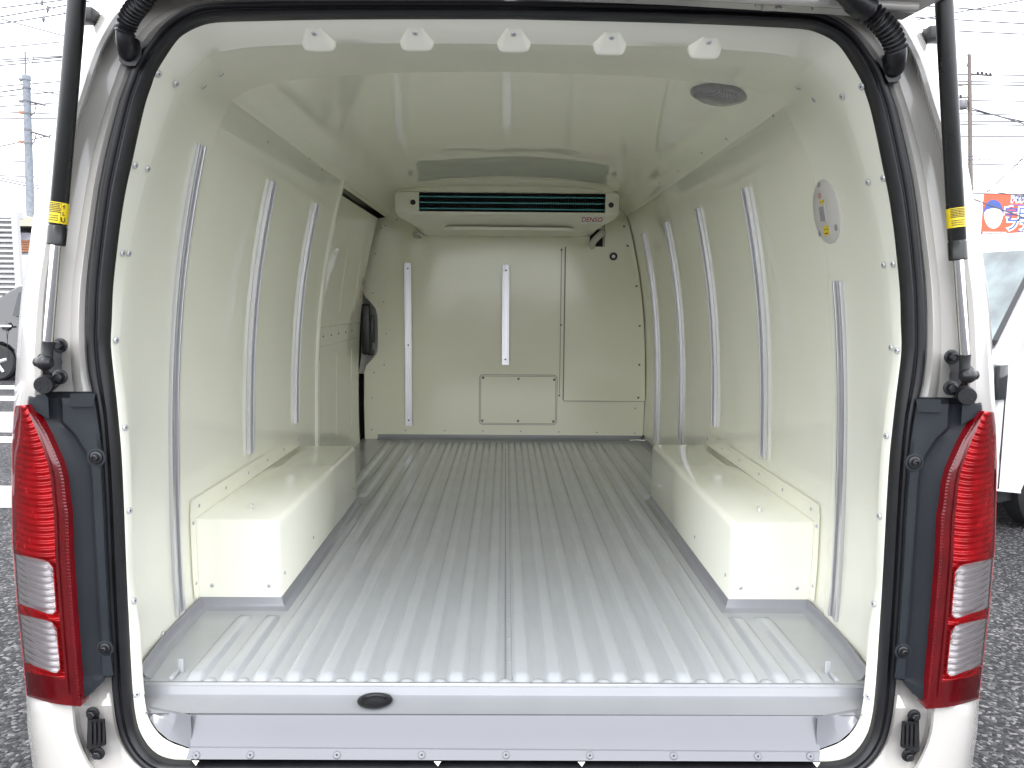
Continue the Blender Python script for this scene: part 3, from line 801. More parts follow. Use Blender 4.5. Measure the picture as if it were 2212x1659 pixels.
scuff = ptm.build('scuff_plate', M['plate'], sill, smooth=30)
SB = ptm.bvh()
SRIV = rm.mesh('sill_rivet', [M['plate'], M['dark']], 50)
for px, py in [(424, 1632), (541, 1631), (728, 1631), (911, 1631), (1093, 1631), (1274, 1632), (1455, 1633), (1637, 1634), (1750, 1634)]:
    h = cam_hit(px, py, SB)
    if h: stud(SRIV, 'sill_rivet', h[0], h[1], scuff, 1.6)
# end gussets and white corner trims
for mir in (False, True):
    gm = MB()
    g_top = [(316, 1529), (336, 1533), (360, 1538), (386, 1543), (412, 1549)]
    g_arc = catmull([(316, 1531, 0), (323, 1552, 0), (340, 1577, 0), (364, 1598, 0), (413, 1617, 0)], 1)
    zl = FZ-.021
    g0 = [at(x, y, Z=zl) for x, y in g_top]; g1 = [at(p.x, p.y, Y=1.3745+.01*(1-i/4)) for i, p in enumerate(g_arc)]
    gm.grid([[p+Vector((0, .006, .0005)) for p in g0], g0, [lerp(p, q, .5)+Vector((0, .003, 0)) for p, q in zip(g0, g1)], g1])
    if mir: gm = gm.mirrored()
    gm.build('sill_gusset', M['plate'], sill, smooth=50)
for px in (422, 945, 1256, 1764):
    tb_ = MB(); y_ = 1640+(px-422)*.003
    tb_.prism([(px-8, y_+3), (px+8, y_+3), (px+1, y_+14)], lambda u, v, w: at(u, v, Y=w), 1.354, 1.357); tb_.build('seal_tab', M['creamflat'], scuff, smooth=0)
# drain plug in the ledge
dc = at(810, 1519, Z=FZ-.0195)
dpm = MB(); dpm.lathe([(.034, 0), (.034, .002), (.030, .0035), (.024, .003), (.021, -.004), (.014, -.005), (.001, -.005)], dc, (0, 0, 1), 28, sx=1.0)
for i, v in enumerate(dpm.v): dpm.v[i] = (v[0], dc.y+(v[1]-dc.y)*.85, v[2]+.005)
dpm.build('drain_plug', M['rubber'], sill, smooth=50)

# ================================================================== rear body
RING_OUT = [(1092, -70), (900, -70), (700, -70), (500, -65), (380, -55), (300, -30), (250, -8), (222, 15), (205, 40), (180, 92), (160, 150), (145, 200), (120, 267), (100, 333), (86, 405), (72, 473), (60, 553), (50, 610), (43, 670), (37, 753), (33, 820), (30, 873), (27, 970), (26, 1080), (28, 1206), (37, 1306), (48, 1400), (56, 1496), (58, 1545), (60, 1580), (66, 1620), (72, 1670), (80, 1740), (90, 1800)]
RING_IN = [(1092, 10), (900, 9), (700, 9), (553, 10), (460, 14), (417, 25), (383, 42), (350, 68), (323, 101), (293, 144), (278, 184), (263, 224), (248, 281), (233, 344), (220, 411), (210, 484), (201, 553), (195, 610), (192, 670), (192, 753), (199, 820), (211, 873), (222, 970), (231, 1080), (233, 1206), (239, 1306), (244, 1400), (249, 1496), (256, 1545), (262, 1580), (285, 1625), (330, 1666), (420, 1690), (700, 1690)]
def rear_side():
    cols = []
    ro = catmull([(x, y, 0) for x, y in RING_OUT], 2); ri = catmull([(x, y, 0) for x, y in RING_IN], 2)
    for a, b in zip(ro, ri):
        y = a.y
        under = sstep(868, 880, y)*(1-sstep(1490, 1500, y))     # lamp and trim cover this part
        low_ = sstep(1490, 1505, y)
        topw = 1-sstep(-20, 150, y)
        secs_up = [(0, 1.47), (.02, 1.43), (.06, 1.395), (.12, 1.366), (.19, 1.350), (.25, 1.346), (.33, 1.349), (.355, 1.352), (.375, 1.368), (.40, 1.380), (.60, 1.384), (.74, 1.386), (.78, 1.380), (.86, 1.378), (.94, 1.384), (1.0, 1.394)]
        secs_lo = [(0, 1.47), (.03, 1.41), (.09, 1.365), (.18, 1.342), (.30, 1.333), (.42, 1.332), (.50, 1.333), (.525, 1.338), (.545, 1.356), (.58, 1.364), (.66, 1.368), (.74, 1.370), (.80, 1.372), (.86, 1.374), (.94, 1.380), (1.0, 1.390)]
        col = []
        for (fu, yu), (fl_, yl) in zip(secs_up, secs_lo):
            f = lerp(fu, fl_, low_); Y = lerp(yu, yl, low_)+.035*under*(1-abs(2*f-1)**6)
            Y += .03*topw*(1-f)
            col.append(at(lerp(a.x, b.x, f), lerp(a.y, b.y, f), Y=Y))
        c0 = col[0]
        col.insert(0, Vector((c0.x-.012*(1-sstep(1.75, 1.95, c0.z)), 1.75, c0.z+.03*sstep(1.75, 1.95, c0.z))))
        cols.append(col)
    return cols
cl = rear_side()
bl = MB(); bl.grid(cl)
bl.build('rear_pillar', M['white'], van, smooth=28)
bl.mirrored().build('rear_pillar', M['white'], van, smooth=28)
# lower bumper corners are the brighter white
# outer body sides, roof and nose
def body_sec(y, w, h, zb0=.25):
    pts = []
    for x, z in ((.80, zb0), (.835, .45), (.845, .80), (.845, 1.10), (.825, 1.35), (.79, 1.60), (.745, 1.80), (.70, 1.90), (.60, 1.955), (.40, 1.978), (.0, 1.99)):
        pts.append((x*w, zb0+(z-zb0)*h))
    L = [Vector((VX-x, y, z)) for x, z in pts]; R_ = [Vector((VX+x, y, z)) for x, z in pts[::-1][1:]]
    return L+R_
bs = MB(); bs.grid([body_sec(1.62, 1, 1), body_sec(2.5, 1, 1), body_sec(4.6, 1, 1), body_sec(5.2, .99, .97), body_sec(5.7, .96, .72), body_sec(6.0, .90, .50), body_sec(6.05, .80, .42)])
bs.ngon(body_sec(6.05, .80, .42)); bs.build('outer_body', M['white'], van, smooth=40)
ub = MB(); ub.box((VX, 3.7, .36), (1.5, 4.5, .16)); ub.box((VX, 1.42, .38), (1.55, .06, .20)); ub.build('underbody', M['dark'], van)
for y in (2.35, 4.95):
    for s in (-1, 1):
        w_ = MB(); w_.lathe([(.10, -.09), (.20, -.09), (.30, -.085), (.315, -.06), (.315, .06), (.30, .085), (.20, .09), (.10, .09)], (VX+s*.75, y, .315), (1, 0, 0), 28)
        w_.build('wheel', M['rubber'], van)
# bumper
bp_ = MB(); bp_.box((VX, 1.40, .33), (1.62, .12, .22), bev=.03, seg=3); bp_.build('rear_bumper', M['purewhite'], van)

# ---- tail lamps
L_OUT = [(876, 32), (903, 28), (970, 25), (1040, 25), (1106, 25), (1173, 26), (1206, 29), (1306, 36), (1360, 42), (1426, 49), (1500, 57)]
L_IN = [(874, 61), (903, 80), (936, 100), (973, 117), (1003, 130), (1036, 138), (1086, 143), (1106, 147), (1206, 150), (1306, 157), (1389, 163), (1473, 170), (1526, 174)]
def lamp_pt(u, v, off=0.0):
    """u 0 inner .. 1 outer edge, >1 wraps round the side; v 0 top .. 1 bottom; off = outward"""
    yi = lerp(874, 1526, v); yo = lerp(877, 1503, v)
    xi_, xo = interp(L_IN, yi), interp(L_OUT, yo)
    uu = min(u, 1.0)
    px, py = lerp(xi_, xo, uu), lerp(yi, yo, uu)
    if v > .97: py += 5*math.sin(min(1, uu)*PI)*(v-.97)/.03
    Y = 1.330-.012*math.sin(uu*PI*.8)+.075*uu**3.2-off
    p = at(px, py, Y=Y)
    if u > 1: p = p+Vector((-.004*(u-1), .16*(u-1), 0))
    return p
def pix_v(py, u):      # row parameter of an image row at lateral u
    return (py-lerp(874, 877, u))/(lerp(1526, 1503, u)-lerp(874, 877, u))
def lamp_patch(u0, u1, v0, v1, nu, nv, off, rib=0.0, ribn=0, curve=0.0, shape=None):
    m_ = MB(); rows = []
    for i in range(nv+1):
        t = i/nv; row = []
        for j in range(nu+1):
            s = j/nu
            u = lerp(u0, u1, s); v = lerp(v0, v1, t)
            if shape: u, v = shape(s, t)
            o = off
            if rib: o += rib*(1-sstep(.82, 1.0, u))*(.5-.5*math.cos(2*PI*(v-v0+curve*(u-.5)**2)*ribn))
            row.append(lamp_pt(u, v, o))
        rows.append(row)
    m_.grid(rows); return m_
def win_shape(yt_in, yt_out, yb_in, yb_out, uin, r=.10):
    def f(s, t):
        u = lerp(uin, 1.18, s)
        # rounded inner corners
        k = 0.0
        if s < .18:
            q = 1-s/.18; k = 1-math.sqrt(max(0, 1-q*q))
        uu = min(u, 1)
        yt = lerp(yt_in, yt_out, (uu-uin)/(1-uin)); yb = lerp(yb_in, yb_out, (uu-uin)/(1-uin))
        mid = (yt+yb)/2; hh = (yb-yt)/2*(1-.22*k)
        y = mid+hh*(2*t-1)
        return u, pix_v(y, uu)
    return f
def tail_lamp(mir, name='tail_lamp'):
    fin = (lambda m_: m_.mirrored()) if mir else (lambda m_: m_)
    main = lamp_patch(.17, 1.25, .0, 1.0, 26, 300, -.010, .0040, 46, .10)
    lamp = fin(main).build(name, M['red'], van, smooth=60)
    rim = lamp_patch(0.0, .20, 0, 1, 6, 60, -.004); 
    rim2 = lamp_patch(0.0, .055, 0, 1, 3, 320, .0005, .0005, 90)
    back = lamp_patch(0.0, .0, 0, 1, 1, 40, 0)
    back.v = [(x, y+(.03 if i % 2 else 0), z) for i, (x, y, z) in enumerate(back.v)]
    fin(rim).build('lamp_rim', M['reddark'], lamp, smooth=60); fin(rim2).build('lamp_edge', M['reddark'], lamp, smooth=60); fin(back).build('lamp_side', M['reddark'], lamp)
    bot = lamp_patch(.12, 1.2, pix_v(1462, .5), 1.0, 14, 10, -.003); fin(bot).build('reflex_reflector', M['reddark'], lamp, smooth=60)
    for (a, b, c, d, ui) in ((1214, 1196, 1332, 1303, .31), (1345, 1326, 1459, 1429, .33)):
        sh = win_shape(a, b, c, d, ui)
        w_ = lamp_patch(0, 1, 0, 1, 26, 170, -.004, .0060, 46, .16, sh)
        # ribs measured along the window
        fin(w_).build('clear_window', M['silver'], lamp, smooth=60)
        # red frame round the window
        fr_ = MB(); ring = []
        P_ = [sh(s/12, 0) for s in range(0, 13)][::-1]+[sh(0, t/8) for t in range(1, 8)]+[sh(s/12, 1) for s in range(0, 13)]
        rr = [[lamp_pt(u, v, o) for u, v in P_] for o in (-.010, .0022)]
        P2 = []
        cu_, cv_ = .75, (sh(.5, 0)[1]+sh(.5, 1)[1])/2
        for u, v in P_: P2.append((lerp(cu_, u, 1.05) if u < 1 else u, lerp(cv_, v, 1.045)))
        rr.append([lamp_pt(u, v, .0022) for u, v in P2]); rr.append([lamp_pt(u, v, -.010) for u, v in P2])
        fr_.grid(rr); fin(fr_).build('window_frame', M['red'], lamp, smooth=40)
    ln_ = lamp_patch(.0, 1.25, 0, 1, 16, 40, .0055); fin(ln_).build('outer_lens', M['lens'], lamp, smooth=70)
    vb = lamp_patch(.20, .25, .03, .97, 3, 40, .001); fin(vb).build('lamp_divider', M['reddark'], lamp)
    return lamp
tail_lamp(False); tail_lamp(True)

# ---- dark grey trims beside the lamps
T_RIDGE = [(846, 128), (876, 132), (911, 133), (936, 158), (970, 180), (996, 192), (1040, 197), (1106, 200), (1339, 213), (1389, 217), (1463, 226), (1530, 232)]
T_SEAL = [(846, 206), (873, 212), (911, 218), (970, 222), (1053, 227), (1106, 230), (1173, 232), (1239, 235), (1339, 240), (1423, 244), (1470, 246), (1530, 250)]
T_IN = [(846, 66), (860, 63), (874, 62)]+L_IN[1:]
def trim_side(mir):
    m_ = MB(); rows = []
    ys_ = [846, 849, 853, 860, 870, 878, 890, 903, 911, 920, 936, 955, 973, 990, 1003, 1020, 1036, 1060, 1086, 1106, 1173, 1239, 1306, 1339, 1389, 1423, 1455, 1463]
    for y in ys_:
        xi_, xr2, xs = interp(T_IN, y)-3, interp(T_RIDGE, y), interp(T_SEAL, y)
        roll = sstep(862, 846, y) if y < 862 else 0
        dY = .030*(1-sstep(846, 862, y))
        row = []
        for f, X_, Yv in ((0, lerp(xi_, xr2, 0), 1.350), (0, lerp(xi_, xr2, .04), 1.343), (0, lerp(xi_, xr2, .5), 1.350), (0, lerp(xi_, xr2, .90), 1.354), (0, lerp(xi_, xr2, 1.0), 1.352), (0, xr2+4, 1.342), (0, lerp(xr2, xs, .35), 1.341), (0, lerp(xr2, xs, .75), 1.344), (0, lerp(xr2, xs, .92), 1.350), (0, xs+1, 1.38)):
            row.append(at(X_, y, Y=Yv+dY))
        rows.append(row)
    # slanting lower edge
    last = []
    for k, p in enumerate(rows[-1]):
        pass
    for tt in (.33, .66, 1.0):
        row = []
        for k in range(10):
            xi_, xr2 = interp(T_IN, 1463), 228
            xx = lerp(xi_, 226, min(1, k/5.0)) if k < 6 else 226+1*k*.2
            ytop = 1463; ybot = lerp(1524, 1464, min(1, k/5.5))
            yy = lerp(ytop, ybot, tt); xx = max(xx, interp(T_IN, yy)-2)
            row.append(at(xx, yy, Y=[1.350, 1.343, 1.347, 1.351, 1.352, 1.350, 1.35, 1.352, 1.356, 1.37][k]))
        rows.append(row)
    m_.grid(rows)
    if mir: m_ = m_.mirrored()
    o = m_.build('corner_trim', M['trim'], van, smooth=38)
    def put(b, nm, mt): (b.mirrored() if mir else b).build(nm, mt, o, smooth=40)
    for px, py, r in ((209, 988, .011), (228, 1400, .010)):
        b = MB(); c = at(px, py, Y=1.343)
        b.lathe([(r*1.5, .004), (r*1.5, .006), (r*1.15, .0065), (r*1.05, .001)], c+Vector((0, .004, 0)), (0, -1, 0), 24)
        put(b, 'screw_seat', M['trim'])
        b = MB(); b.lathe([(r, 0), (r, .003), (r*.75, .004)], c, (0, -1, 0), 20); b.lathe([(r*.55, .003), (r*.55, .009), (r*.42, .010), (r*.3, .007)], c, (0, -1, 0), 6)
        put(b, 'trim_screw', M['blackp'])
    # raised pad at the top and lower lug
    b = MB(); b.prism([(px_, py_) for px_, py_ in ((152, 850), (206, 850), (201, 878), (150, 879))], lambda u, v, w: at(u, v, Y=w), 1.335, 1.36); put(b, 'trim_pad', M['trim'])
    b = MB(); b.prism([(px_, py_) for px_, py_ in ((220, 1418), (238, 1416), (245, 1458), (222, 1461))], lambda u, v, w: at(u, v, Y=w), 1.336, 1.37); put(b, 'trim_lug', M['trim'])
    b = MB(); b.prism([(px_, py_) for px_, py_ in ((66, 872), (80, 853), (94, 850), (104, 858), (106, 905), (78, 890))], lambda u, v, w: at(u, v, Y=w), 1.337, 1.36); put(b, 'trim_pad', M['trim'])
trim_side(False); trim_side(True)

# ---- tailgate stops on the lower pillars
def stopper(mir):
    Y0 = 1.362
    def P(px, py, w): return at(px, py, Y=Y0-w)
    b = MB(); b.prism([(189, 1555), (227, 1552), (230, 1605), (228, 1610), (190, 1620), (187, 1615)], lambda u, v, w: P(u, v, w), -.006, .026)
    for k in range(4):
        x = 193+k*9.5
        b.prism([(x, 1560), (x+5, 1560), (x+5.5, 1608-k), (x+.5, 1609-k)], lambda u, v, w: P(u, v, w), .026, .031)
    o_ = (b.mirrored() if mir else b).build('tailgate_stop', M['blackp'], van, smooth=30)
    t = MB(); t.prism([(189, 1556), (189, 1540), (193, 1532), (201, 1528), (209, 1532), (213, 1541), (215, 1556)], lambda u, v, w: P(u, v, w), -.004, .008)
    t.prism([(192, 1621), (218, 1612), (222, 1626), (214, 1638), (206, 1640)], lambda u, v, w: P(u, v, w), -.004, .008)
    (t.mirrored() if mir else t).build('stop_tab', M['blackp'], o_, smooth=30)
    for px, py in ((201, 1540), (213, 1627)):
        q_ = MB(); q_.lathe([(.012, 0), (.012, .002), (.0075, .003)], P(px, py, .008), (0, -1, 0), 18); q_.lathe([(.0075, .002), (.0075, .010), (.006, .011)], P(px, py, .008), (0, -1, 0), 6)
        (q_.mirrored() if mir else q_).build('stop_bolt', M['blackp'], o_, smooth=30)
stopper(False); stopper(True)

# ---- gas struts and brackets
def strut(bot, top, ball, side, brk, rubber, labelspan):
    Yb = 1.305
    b0, t0, bl0 = at(*bot, Y=Yb), at(*top, Y=Yb+.01), at(*ball, Y=Yb)
    d = (t0-b0).normalized(); up_end = b0+d*1.02
    tb = MB()
    R0 = .0140
    tb.tube([b0, b0+d*.0015, b0+d*.030, b0+d*.0315, b0+d*.033, b0+d*.0345, up_end], [R0*.92, R0*1.04, R0*1.04, R0*.95, R0*.95, R0, R0], 28)
    o = tb.build('gas_strut', M['blackpaint'], van, smooth=40)
    rd = MB(); rd.tube([bl0+(b0-bl0).normalized()*.03, b0+d*.001], .0079, 20); rd.build('strut_rod', M['chrome'], o, smooth=40)
    l0 = lerp(b0, t0, 0)
    a_, c_ = [b0+d*s for s in labelspan]
    lb = MB(); lb.tube([a_, c_], R0+.0004, 28, caps=False); lo = lb.build('warning_label', M['yellow'], o, smooth=60)
    fx = Vector((1, 0, 0)); fx = (fx-d*fx.dot(d)).normalized(); fn_ = fx.cross(d); fn_ = fn_ if fn_.y < 0 else -fn_
    LL = (c_-a_).length
    def on_cyl(ang, s, rr): return a_+d*(s*LL)+(fx*math.sin(ang)+fn_*math.cos(ang))*rr
    pr = MB()
    random.seed(3)
    for r_ in range(6):
        s0 = .50+r_*.082; ang = -1.05
        while ang < .62:
            w_ = random.uniform(.05, .13); pr.add([on_cyl(ang, s0, R0+.0008), on_cyl(ang+w_, s0, R0+.0008), on_cyl(ang+w_, s0+.05, R0+.0008), on_cyl(ang, s0+.05, R0+.0008)], [(0, 1, 2, 3)]); ang += w_+.03
    for r_ in range(3):
        s0 = .10+r_*.11; ang = -1.0
        while ang < .5:
            w_ = random.uniform(.05, .11); pr.add([on_cyl(ang, s0, R0+.0008), on_cyl(ang+w_, s0, R0+.0008), on_cyl(ang+w_, s0+.05, R0+.0008), on_cyl(ang, s0+.05, R0+.0008)], [(0, 1, 2, 3)]); ang += w_+.04
    if side < 0: pr.add([on_cyl(.70, 0, R0+.0008), on_cyl(.73, 0, R0+.0008), on_cyl(.73, 1, R0+.0008), on_cyl(.70, 1, R0+.0008)], [(0, 1, 2, 3)])
    pr.build('label_print', M['ink'], lo, smooth=0)
    if side < 0:
        for s0, ch, sz in ((.18, 'U', .011), (.47, 'L', .008), (.78, '↑', .009)):
            p_ = on_cyl(1.0, s0, R0+.0011); nn = (fx*math.sin(1.0)+fn_*math.cos(1.0))
            lettering(ch, sz, p_, nn, fx, M['ink'], lo, 'label_lettering', ext=.0001, bold=.0002)
    # end joint
    j = MB(); e = (b0-bl0).normalized()
    j.tube([bl0-e*.004, bl0+e*.012, bl0+e*.016, bl0+e*.033, bl0+e*.034], [.009, .0095, .0085, .0100, .0085], 18)
    j.lathe([(.001, -.014), (.008, -.012), (.0125, -.005), (.0135, .0), (.0125, .005), (.008, .012), (.001, .014)], bl0+Vector((0, -.006, -.002)), (1, 0, 0), 18)
    j.tube([bl0+Vector((side*.004, 0, -.002)), bl0+Vector((side*.020, .004, -.002))], .008, 14)
    j.build('strut_joint', M['blackp'], o)
    # bracket plate
    k = MB(); Ybk = 1.345
    k.prism(brk, lambda u, v, w: at(u, v, Y=w), Ybk, Ybk+.034)
    ko = k.build('strut_bracket', M['blackp'], van, smooth=30)
    xs_ = [p for p in brk]
    return ko, Ybk
def bolt(px, py, Y, par, r=.0105):
    q_ = MB(); c = at(px, py, Y=Y)
    q_.lathe([(r*1.25, 0), (r*1.25, .002), (r, .003)], c, (0, -1, 0), 18); q_.lathe([(r*.85, .002), (r*.85, .011), (r*.6, .012), (r*.5, .009)], c, (0, -1, 0), 6)
    q_.build('bracket_bolt', M['blackp'], par, smooth=30)
def bump_rubber(px, py, px2, py2):
    a_, c_ = at(px, py, Y=1.375), at(px2, py2, Y=1.318)
    b = MB(); dv = (c_-a_)
    b.tube([a_, a_+dv*.2, a_+dv*.9, c_], [.012, .0145, .0165, .0145], 20)
    o = b.build('rubber_buffer', M['rubber'], van, smooth=40)
    F_ = frame(dv.normalized())
    for u, v in ((-.006, .006), (.006, .006), (-.006, -.006), (.006, -.006)):
        q_ = MB(); q_.lathe([(.0016, 0), (.0014, .0012), (.0004, .0016)], c_+F_@Vector((u, v, 0)), dv, 8); q_.build('buffer_pip', M['rubber'], o)
brkL = [(119, 738), (128, 735), (138, 740), (140, 752), (134, 760), (133, 772), (135, 782), (133, 795), (136, 808), (137, 818), (130, 825), (122, 822), (112, 806), (100, 797), (86, 793), (77, 786), (77, 776), (84, 766), (97, 758), (113, 752)]
ko, yb_ = strut((121, 530), (166, 0), (101, 780), -1, brkL, None, (.036, .070))
bolt(130, 746, yb_, ko); bolt(130, 814, yb_, ko)
bump_rubber(114, 822, 93, 832)
brkR = [(2059, 762), (2068, 761), (2077, 769), (2081, 783), (2098, 790), (2106, 801), (2105, 812), (2098, 817), (2086, 820), (2076, 826), (2066, 848), (2058, 853), (2048, 846), (2045, 835), (2052, 826), (2050, 812), (2053, 800), (2049, 786), (2045, 776), (2050, 765)]
ko, yb_ = strut((2070, 562), (2039, 0), (2086, 808), 1, brkR, None, (.054, .086))
bolt(2055, 771, yb_, ko); bolt(2053, 838, yb_, ko)
bump_rubber(2073, 845, 2090, 856)

# ---- wiring boots at the top corners
def boot(path_px, r0, n_ring, elbow_px, base_px, mir_name):
    P = catmull([at(x, y, Y=Y) for x, y, Y in path_px], 12)
    # resample evenly
    L = [0]
    for a_, c_ in zip(P, P[1:]): L.append(L[-1]+(c_-a_).length)
    def pos(s):
        for i in range(len(L)-1):
            if s <= L[i+1]: return lerp(P[i], P[i+1], (s-L[i])/(L[i+1]-L[i]+1e-9))
        return P[-1]
    b = MB(); pts = []; rr = []
    N = n_ring*8
    for i in range(N+1):
        pts.append(pos(L[-1]*i/N)); rr.append(r0*(1+.16*math.cos(2*PI*i/8)))
    b.tube(pts, rr, 20); o = b.build('wiring_boot', M['rubber'], van, smooth=60)
    e = MB(); pe = catmull([at(x, y, Y=Y) for x, y, Y in elbow_px], 8)
    e.tube(pe, [r0*.98]*(len(pe)-6)+[r0*.98, r0*.98, r0*.95, r0*.85, r0*.6, r0*.15], 20); e.build('boot_elbow', M['rubber'], o, smooth=60)
    g_ = MB(); g_.prism(base_px, lambda u, v, w: at(u, v, Y=w), 1.352, 1.40); g_.build('boot_grommet', M['rubber'], o, smooth=40)
    return o
def ringpx(cx, cy_, rx, ry, n=20): return [(cx+rx*math.cos(2*PI*k/n), cy_+ry*math.sin(2*PI*k/n)) for k in range(n)]
boot([(330, -30, 1.29), (306, 2, 1.30), (286, 28, 1.315), (275, 50, 1.325), (270, 70, 1.33)], .0145, 13,
     [(270, 64, 1.33), (270, 90, 1.335), (274, 108, 1.345), (277, 120, 1.36)], [(258, 112), (262, 90), (272, 80), (288, 78), (300, 87), (306, 105), (305, 122), (292, 142), (276, 142), (262, 138), (257, 130)], 'l')
rb_ = boot([(1842, -10, 1.28), (1874, 22, 1.295), (1900, 45, 1.30), (1921, 70, 1.31), (1932, 92, 1.32), (1936, 104, 1.325)], .0160, 15,
     [(1936, 100, 1.325), (1937, 122, 1.33), (1934, 140, 1.345), (1927, 156, 1.36)], [(1905, 128), (1912, 116), (1924, 112), (1940, 116), (1947, 130), (1946, 168), (1940, 176), (1920, 178), (1912, 165)], 'r')
kb_ = MB(); kb_.tube(catmull([at(1815, -25, Y=1.26), at(1845, 2, Y=1.275), at(1866, 16, Y=1.285), at(1876, 25, Y=1.29)], 6), [.016]*6+[.019]*6+[.021]*4+[.016]*3, 20); kb_.build('boot_bulb', M['rubber'], rb_, smooth=60)

# ---- small fixings beside the pillar tops
for px, py, Y in ((190, 35, 1.42), (2017, 75, 1.42)):
    b = MB(); c = at(px, py, Y=Y); b.box(c, (.030, .03, .024), bev=.003); b.build('gutter_clip', M['blackp'], van)

# ---- raised tailgate
hinge = at(1092, -2, Y=1.335); HZ = hinge.z
ang = math.radians(20)
dirv = Vector((0, -math.cos(ang), math.sin(ang))); nv = Vector((0, math.sin(ang), math.cos(ang)))
O = Vector((VX, 1.345, HZ+.004))
def tg(x, s, h_): return O+Vector((x, 0, -.016*(x/.65)**2-.010*(x/.65)))+dirv*s+nv*h_
tgm = MB()
def halfw(s): return interp([(0, .655), (.06, .70), (.2, .735), (.5, .775), (.8, .80), (1.3, .80), (1.38, .76)], s)
ss = [0, .02, .06, .14, .2, .35, .5, .65, .8, 1.0, 1.2, 1.3, 1.36]
inner = [[tg(f*halfw(s), s, .0 if .12 > s else -.012 if s < .75 else -.035) for f in (-1, -.93, -.8, -.4, 0, .4, .8, .93, 1)] for s in ss]
outer = [[tg(f*halfw(s)*1.02, s, .07) for f in (-1, -.93, -.8, -.4, 0, .4, .8, .93, 1)] for s in ss]
# window hole in the inner and outer skins
holes = [(i, j) for i in range(4, 7) for j in range(1, 7)]
for gr in (inner, outer):
    V = [p for r in gr for p in r]; n = 9
    Fs = [(i*n+j, i*n+j+1, (i+1)*n+j+1, (i+1)*n+j) for i in range(len(ss)-1) for j in range(n-1) if (i, j) not in holes]
    tgm.add(V, Fs)
tgm.grid([[a_ for a_ in inner[0]], [a_ for a_ in outer[0]]]); tgm.grid([inner[-1], outer[-1]])
for j in (0, 8): tgm.grid([[r[j] for r in inner], [r[j] for r in outer]])
for (i0, i1, j0, j1) in ((4, 7, 1, 7),):
    tgm.grid([inner[4][1:8], outer[4][1:8]]); tgm.grid([inner[7][1:8], outer[7][1:8]])
    tgm.grid([[inner[i][1] for i in range(4, 8)], [outer[i][1] for i in range(4, 8)]]); tgm.grid([[inner[i][7] for i in range(4, 8)], [outer[i][7] for i in range(4, 8)]])
tail = tgm.build('tailgate', M['white'], van, smooth=30)
gl = MB(); gl.grid([[lerp(inner[i][j], outer[i][j], .6) for j in range(1, 8)] for i in range(4, 8)]); gl.build('tailgate_window', thin_lens('tailgate_glass', (.55, .60, .60)), tail)
lip = MB()
for s_, hh, r_ in ((.035, -.004, .008), (.105, -.004, .006)):
    lip.tube([tg(-halfw(s_)*.97, s_, hh), tg(0, s_, hh), tg(halfw(s_)*.97, s_, hh)], r_, 10)
lip.build('tailgate_flange', M['white'], tail, smooth=60)
for sx_ in (-1, 1):
    hm = MB(); xc = sx_*.452
    c = tg(xc, .03, -.008)
    R3 = Matrix((Vector((1, 0, 0)), dirv, nv)).transposed()
    hm.box(tg(xc, .056, -.006), (.078, .088, .010), R3, bev=.002)
    for dx in (-.047, .047): hm.box(tg(xc+dx, .06, -.004), (.008, .09, .012), R3, bev=.002)
    ho = hm.build('tailgate_hinge', M['white'], tail, smooth=30)
    for dx in (-.085, .08):
        q_ = MB(); q_.lathe([(.014, 0), (.014, .004), (.011, .006), (.010, .016), (.008, .017)], tg(xc+dx, .05, 0), -nv, 6); q_.build('hinge_bolt', M['white'], ho)
    if sx_ > 0: lettering('R', .028, tg(xc-.012, .022, -.0125), (-nv-dirv*1.2), (1, 0, 0), M['lampgrey'], ho, 'hinge_mark', ext=.0004)

# ---- chain left on the floor
ch = thing('bead_chain', 'small steel bead chain with black plug lying in the far right floor corner', 'chain', at(1390, 948, Z=FZ+.01))
ROOTINV[ch.name] = Matrix.Translation(-ch.location)
cp = catmull([at(1362, 952, Y=4.05), at(1376, 951, Y=4.06), at(1392, 952, Y=4.06), at(1404, 948, Y=4.10), at(1406, 940, Y=4.12), at(1402, 934, Y=4.14), at(1409, 935, Y=4.13)], 7)
cbm = MB()
for p in cp: cbm.lathe([(.0005, -.0055), (.004, -.004), (.0055, 0), (.004, .004), (.0005, .0055)], Vector((p.x, p.y, max(p.z, FZ+.012))), (0, 0, 1), 8)
cbm.build('chain_bead_string', M['chrome'], ch)
pl = MB(); pl.lathe([(.02, 0), (.022, .012), (.014, .026), (.004, .03)], at(1393, 951, Z=FZ+.006), (0, 0, 1), 16); pl.build('plug', M['blackp'], ch)
#OUTSIDE
# ================================================================== surroundings
M['pole'] = mat('grey_concrete_pole', (.17, .19, .22), .7, var=.22, vscale=9)
M['pole2'] = mat('brownish_pole', (.13, .11, .10), .7, var=.2, vscale=9)
M['wire'] = mat('grey_cable', (.10, .10, .115), .5)
M['steel'] = mat('galvanised_steel', (.13, .13, .14), .4, .5, var=.1, vscale=20)
M['rust'] = mat('rusty_fitting', (.30, .12, .05), .6)
M['sheet'] = mat('white_corrugated_sheet', (.40, .40, .40), .45, var=.03, vscale=3)
M['beige'] = mat('beige_trim', (.52, .46, .32), .6, var=.1, vscale=6)
M['brown'] = mat('brown_boarding', (.24, .10, .05), .65, var=.2, vscale=9)
M['roofgrey'] = mat('roof_sheet', (.38, .36, .28), .5, var=.1, vscale=4)
M['palewall'] = mat('pale_painted_wall', (.36, .37, .42), .5, var=.06, vscale=2.2)
M['orange'] = mat('orange_red_board', (.78, .10, .045), .45, var=.02)
M['blue'] = mat('blue_sign_paint', (.045, .09, .33), .4)
M['signwhite'] = mat('white_sign_paint', (.80, .80, .80), .4)
M['carblack'] = mat('black_car_paint', (.018, .020, .023), .12, coat=1.0)
